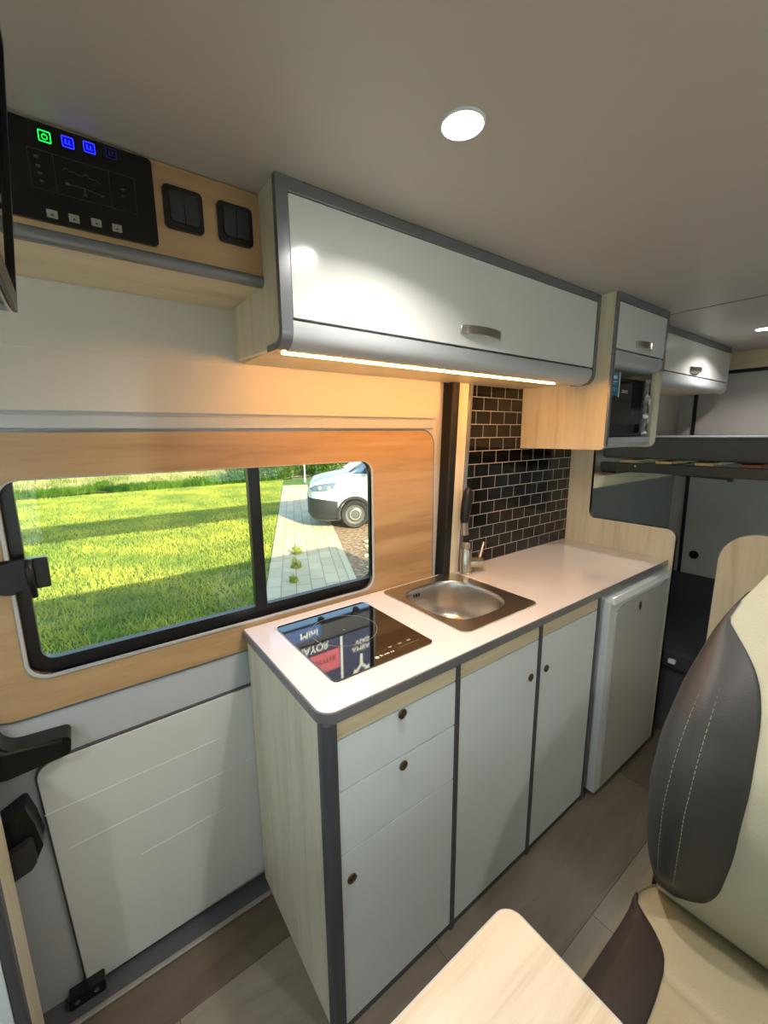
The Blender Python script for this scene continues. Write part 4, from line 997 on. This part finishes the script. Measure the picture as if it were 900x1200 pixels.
text('street_name', 'MAYOR', .125, (1.93, 3.992, 2.745), 'signwhite', sg, sx=.95)
text('notice_text', 'VÍAS', .085, (2.60, 3.992, 2.85), 'signwhite', sg, sx=1.25)
text('notice_text', 'AMBAS', .085, (2.60, 3.992, 2.935), 'signwhite', sg, sx=1.15)
g = G().plate([(2.56, 3.02), (2.60, 3.02), (2.60, 3.15), (2.66, 3.21), (2.635, 3.235), (2.58, 3.18), (2.525, 3.235), (2.50, 3.21), (2.56, 3.15)], 3.985, 3.999, 'y')
g.plate([(2.475, 3.19), (2.545, 3.26), (2.44, 3.29)], 3.985, 3.999, 'y'); g.plate([(2.685, 3.19), (2.615, 3.26), (2.72, 3.29)], 3.985, 3.999, 'y')
obj('arrow_sign', g, 'signwhite', sg)
for x in (2.05, 2.52, .9, 3.4): obj('floodlight', G().tube([(x, 4.05, 2.50), (x, 4.03, 2.47), (x, 3.99, 2.42)], [.012, .03, .045], 12), 'signdark', sg)

# ================================================================ LIGHT
W = bpy.data.worlds.new('sky'); SC.world = W; W.use_nodes = True; nt = W.node_tree; nt.nodes.clear()
wo = nt.nodes.new('ShaderNodeOutputWorld'); bg = nt.nodes.new('ShaderNodeBackground'); sk = nt.nodes.new('ShaderNodeTexSky')
sk.sky_type = 'NISHITA'; sk.sun_disc = False; sk.sun_elevation = math.radians(26.4); sk.sun_rotation = math.radians(170); sk.altitude = 50; sk.air_density = 1.2; sk.dust_density = 1.5; sk.ozone_density = 2
nt.links.new(sk.outputs[0], bg.inputs[0]); bg.inputs[1].default_value = .45; nt.links.new(bg.outputs[0], wo.inputs[0])
S = bpy.data.lights.new('sun', 'SUN'); S.energy = 9.5; S.angle = math.radians(.6); S.color = (1, .86, .60)
so = bpy.data.objects.new('sun', S); COL.objects.link(so)
dv = Vector((0, 1, -.496)).normalized(); so.rotation_euler = dv.to_track_quat('-Z', 'Y').to_euler(); so.location = (2, -8, 8)
def portal(name, loc, rot, sx, sy):
    L = bpy.data.lights.new(name, 'AREA'); L.shape = 'RECTANGLE'; L.size = sx; L.size_y = sy; L.cycles.is_portal = True
    o = bpy.data.objects.new(name, L); COL.objects.link(o); o.location = loc; o.rotation_euler = rot
portal('window_portal', (.35, YW + .08, 1.17), (-math.pi / 2, 0, 0), 1.0, .48)
portal('windscreen_portal', (XF - .06, (YO + YW) / 2, 1.37), (0, -math.pi / 2, 0), .85, 1.7)

# ================================================================ CAMERA
yaw, pitch, roll, F = .637093484, -.185732806, -.00929069920, 486.475
cy_, sy_, cp, sp = math.cos(yaw), math.sin(yaw), math.cos(pitch), math.sin(pitch)
fw = Vector((sy_ * cp, cy_ * cp, sp)); rt = Vector((cy_, -sy_, 0)); up = rt.cross(fw)
r2 = rt * math.cos(roll) + up * math.sin(roll); u2 = -rt * math.sin(roll) + up * math.cos(roll)
cam = bpy.data.cameras.new('camera'); co = bpy.data.objects.new('camera', cam); COL.objects.link(co)
mt = Matrix((r2, u2, -fw)).transposed().to_4x4(); mt.translation = Vector((0, 0, 1.49)); co.matrix_world = mt
cam.sensor_fit = 'HORIZONTAL'; cam.sensor_width = 36; cam.lens = F / 900 * 36; cam.clip_start = .02; cam.clip_end = 300
SC.camera = co
SC.view_settings.view_transform = 'Standard'; SC.view_settings.look = 'None'; SC.view_settings.gamma = 1; SC.view_settings.use_curve_mapping = False
SC.view_settings.exposure = 0.4
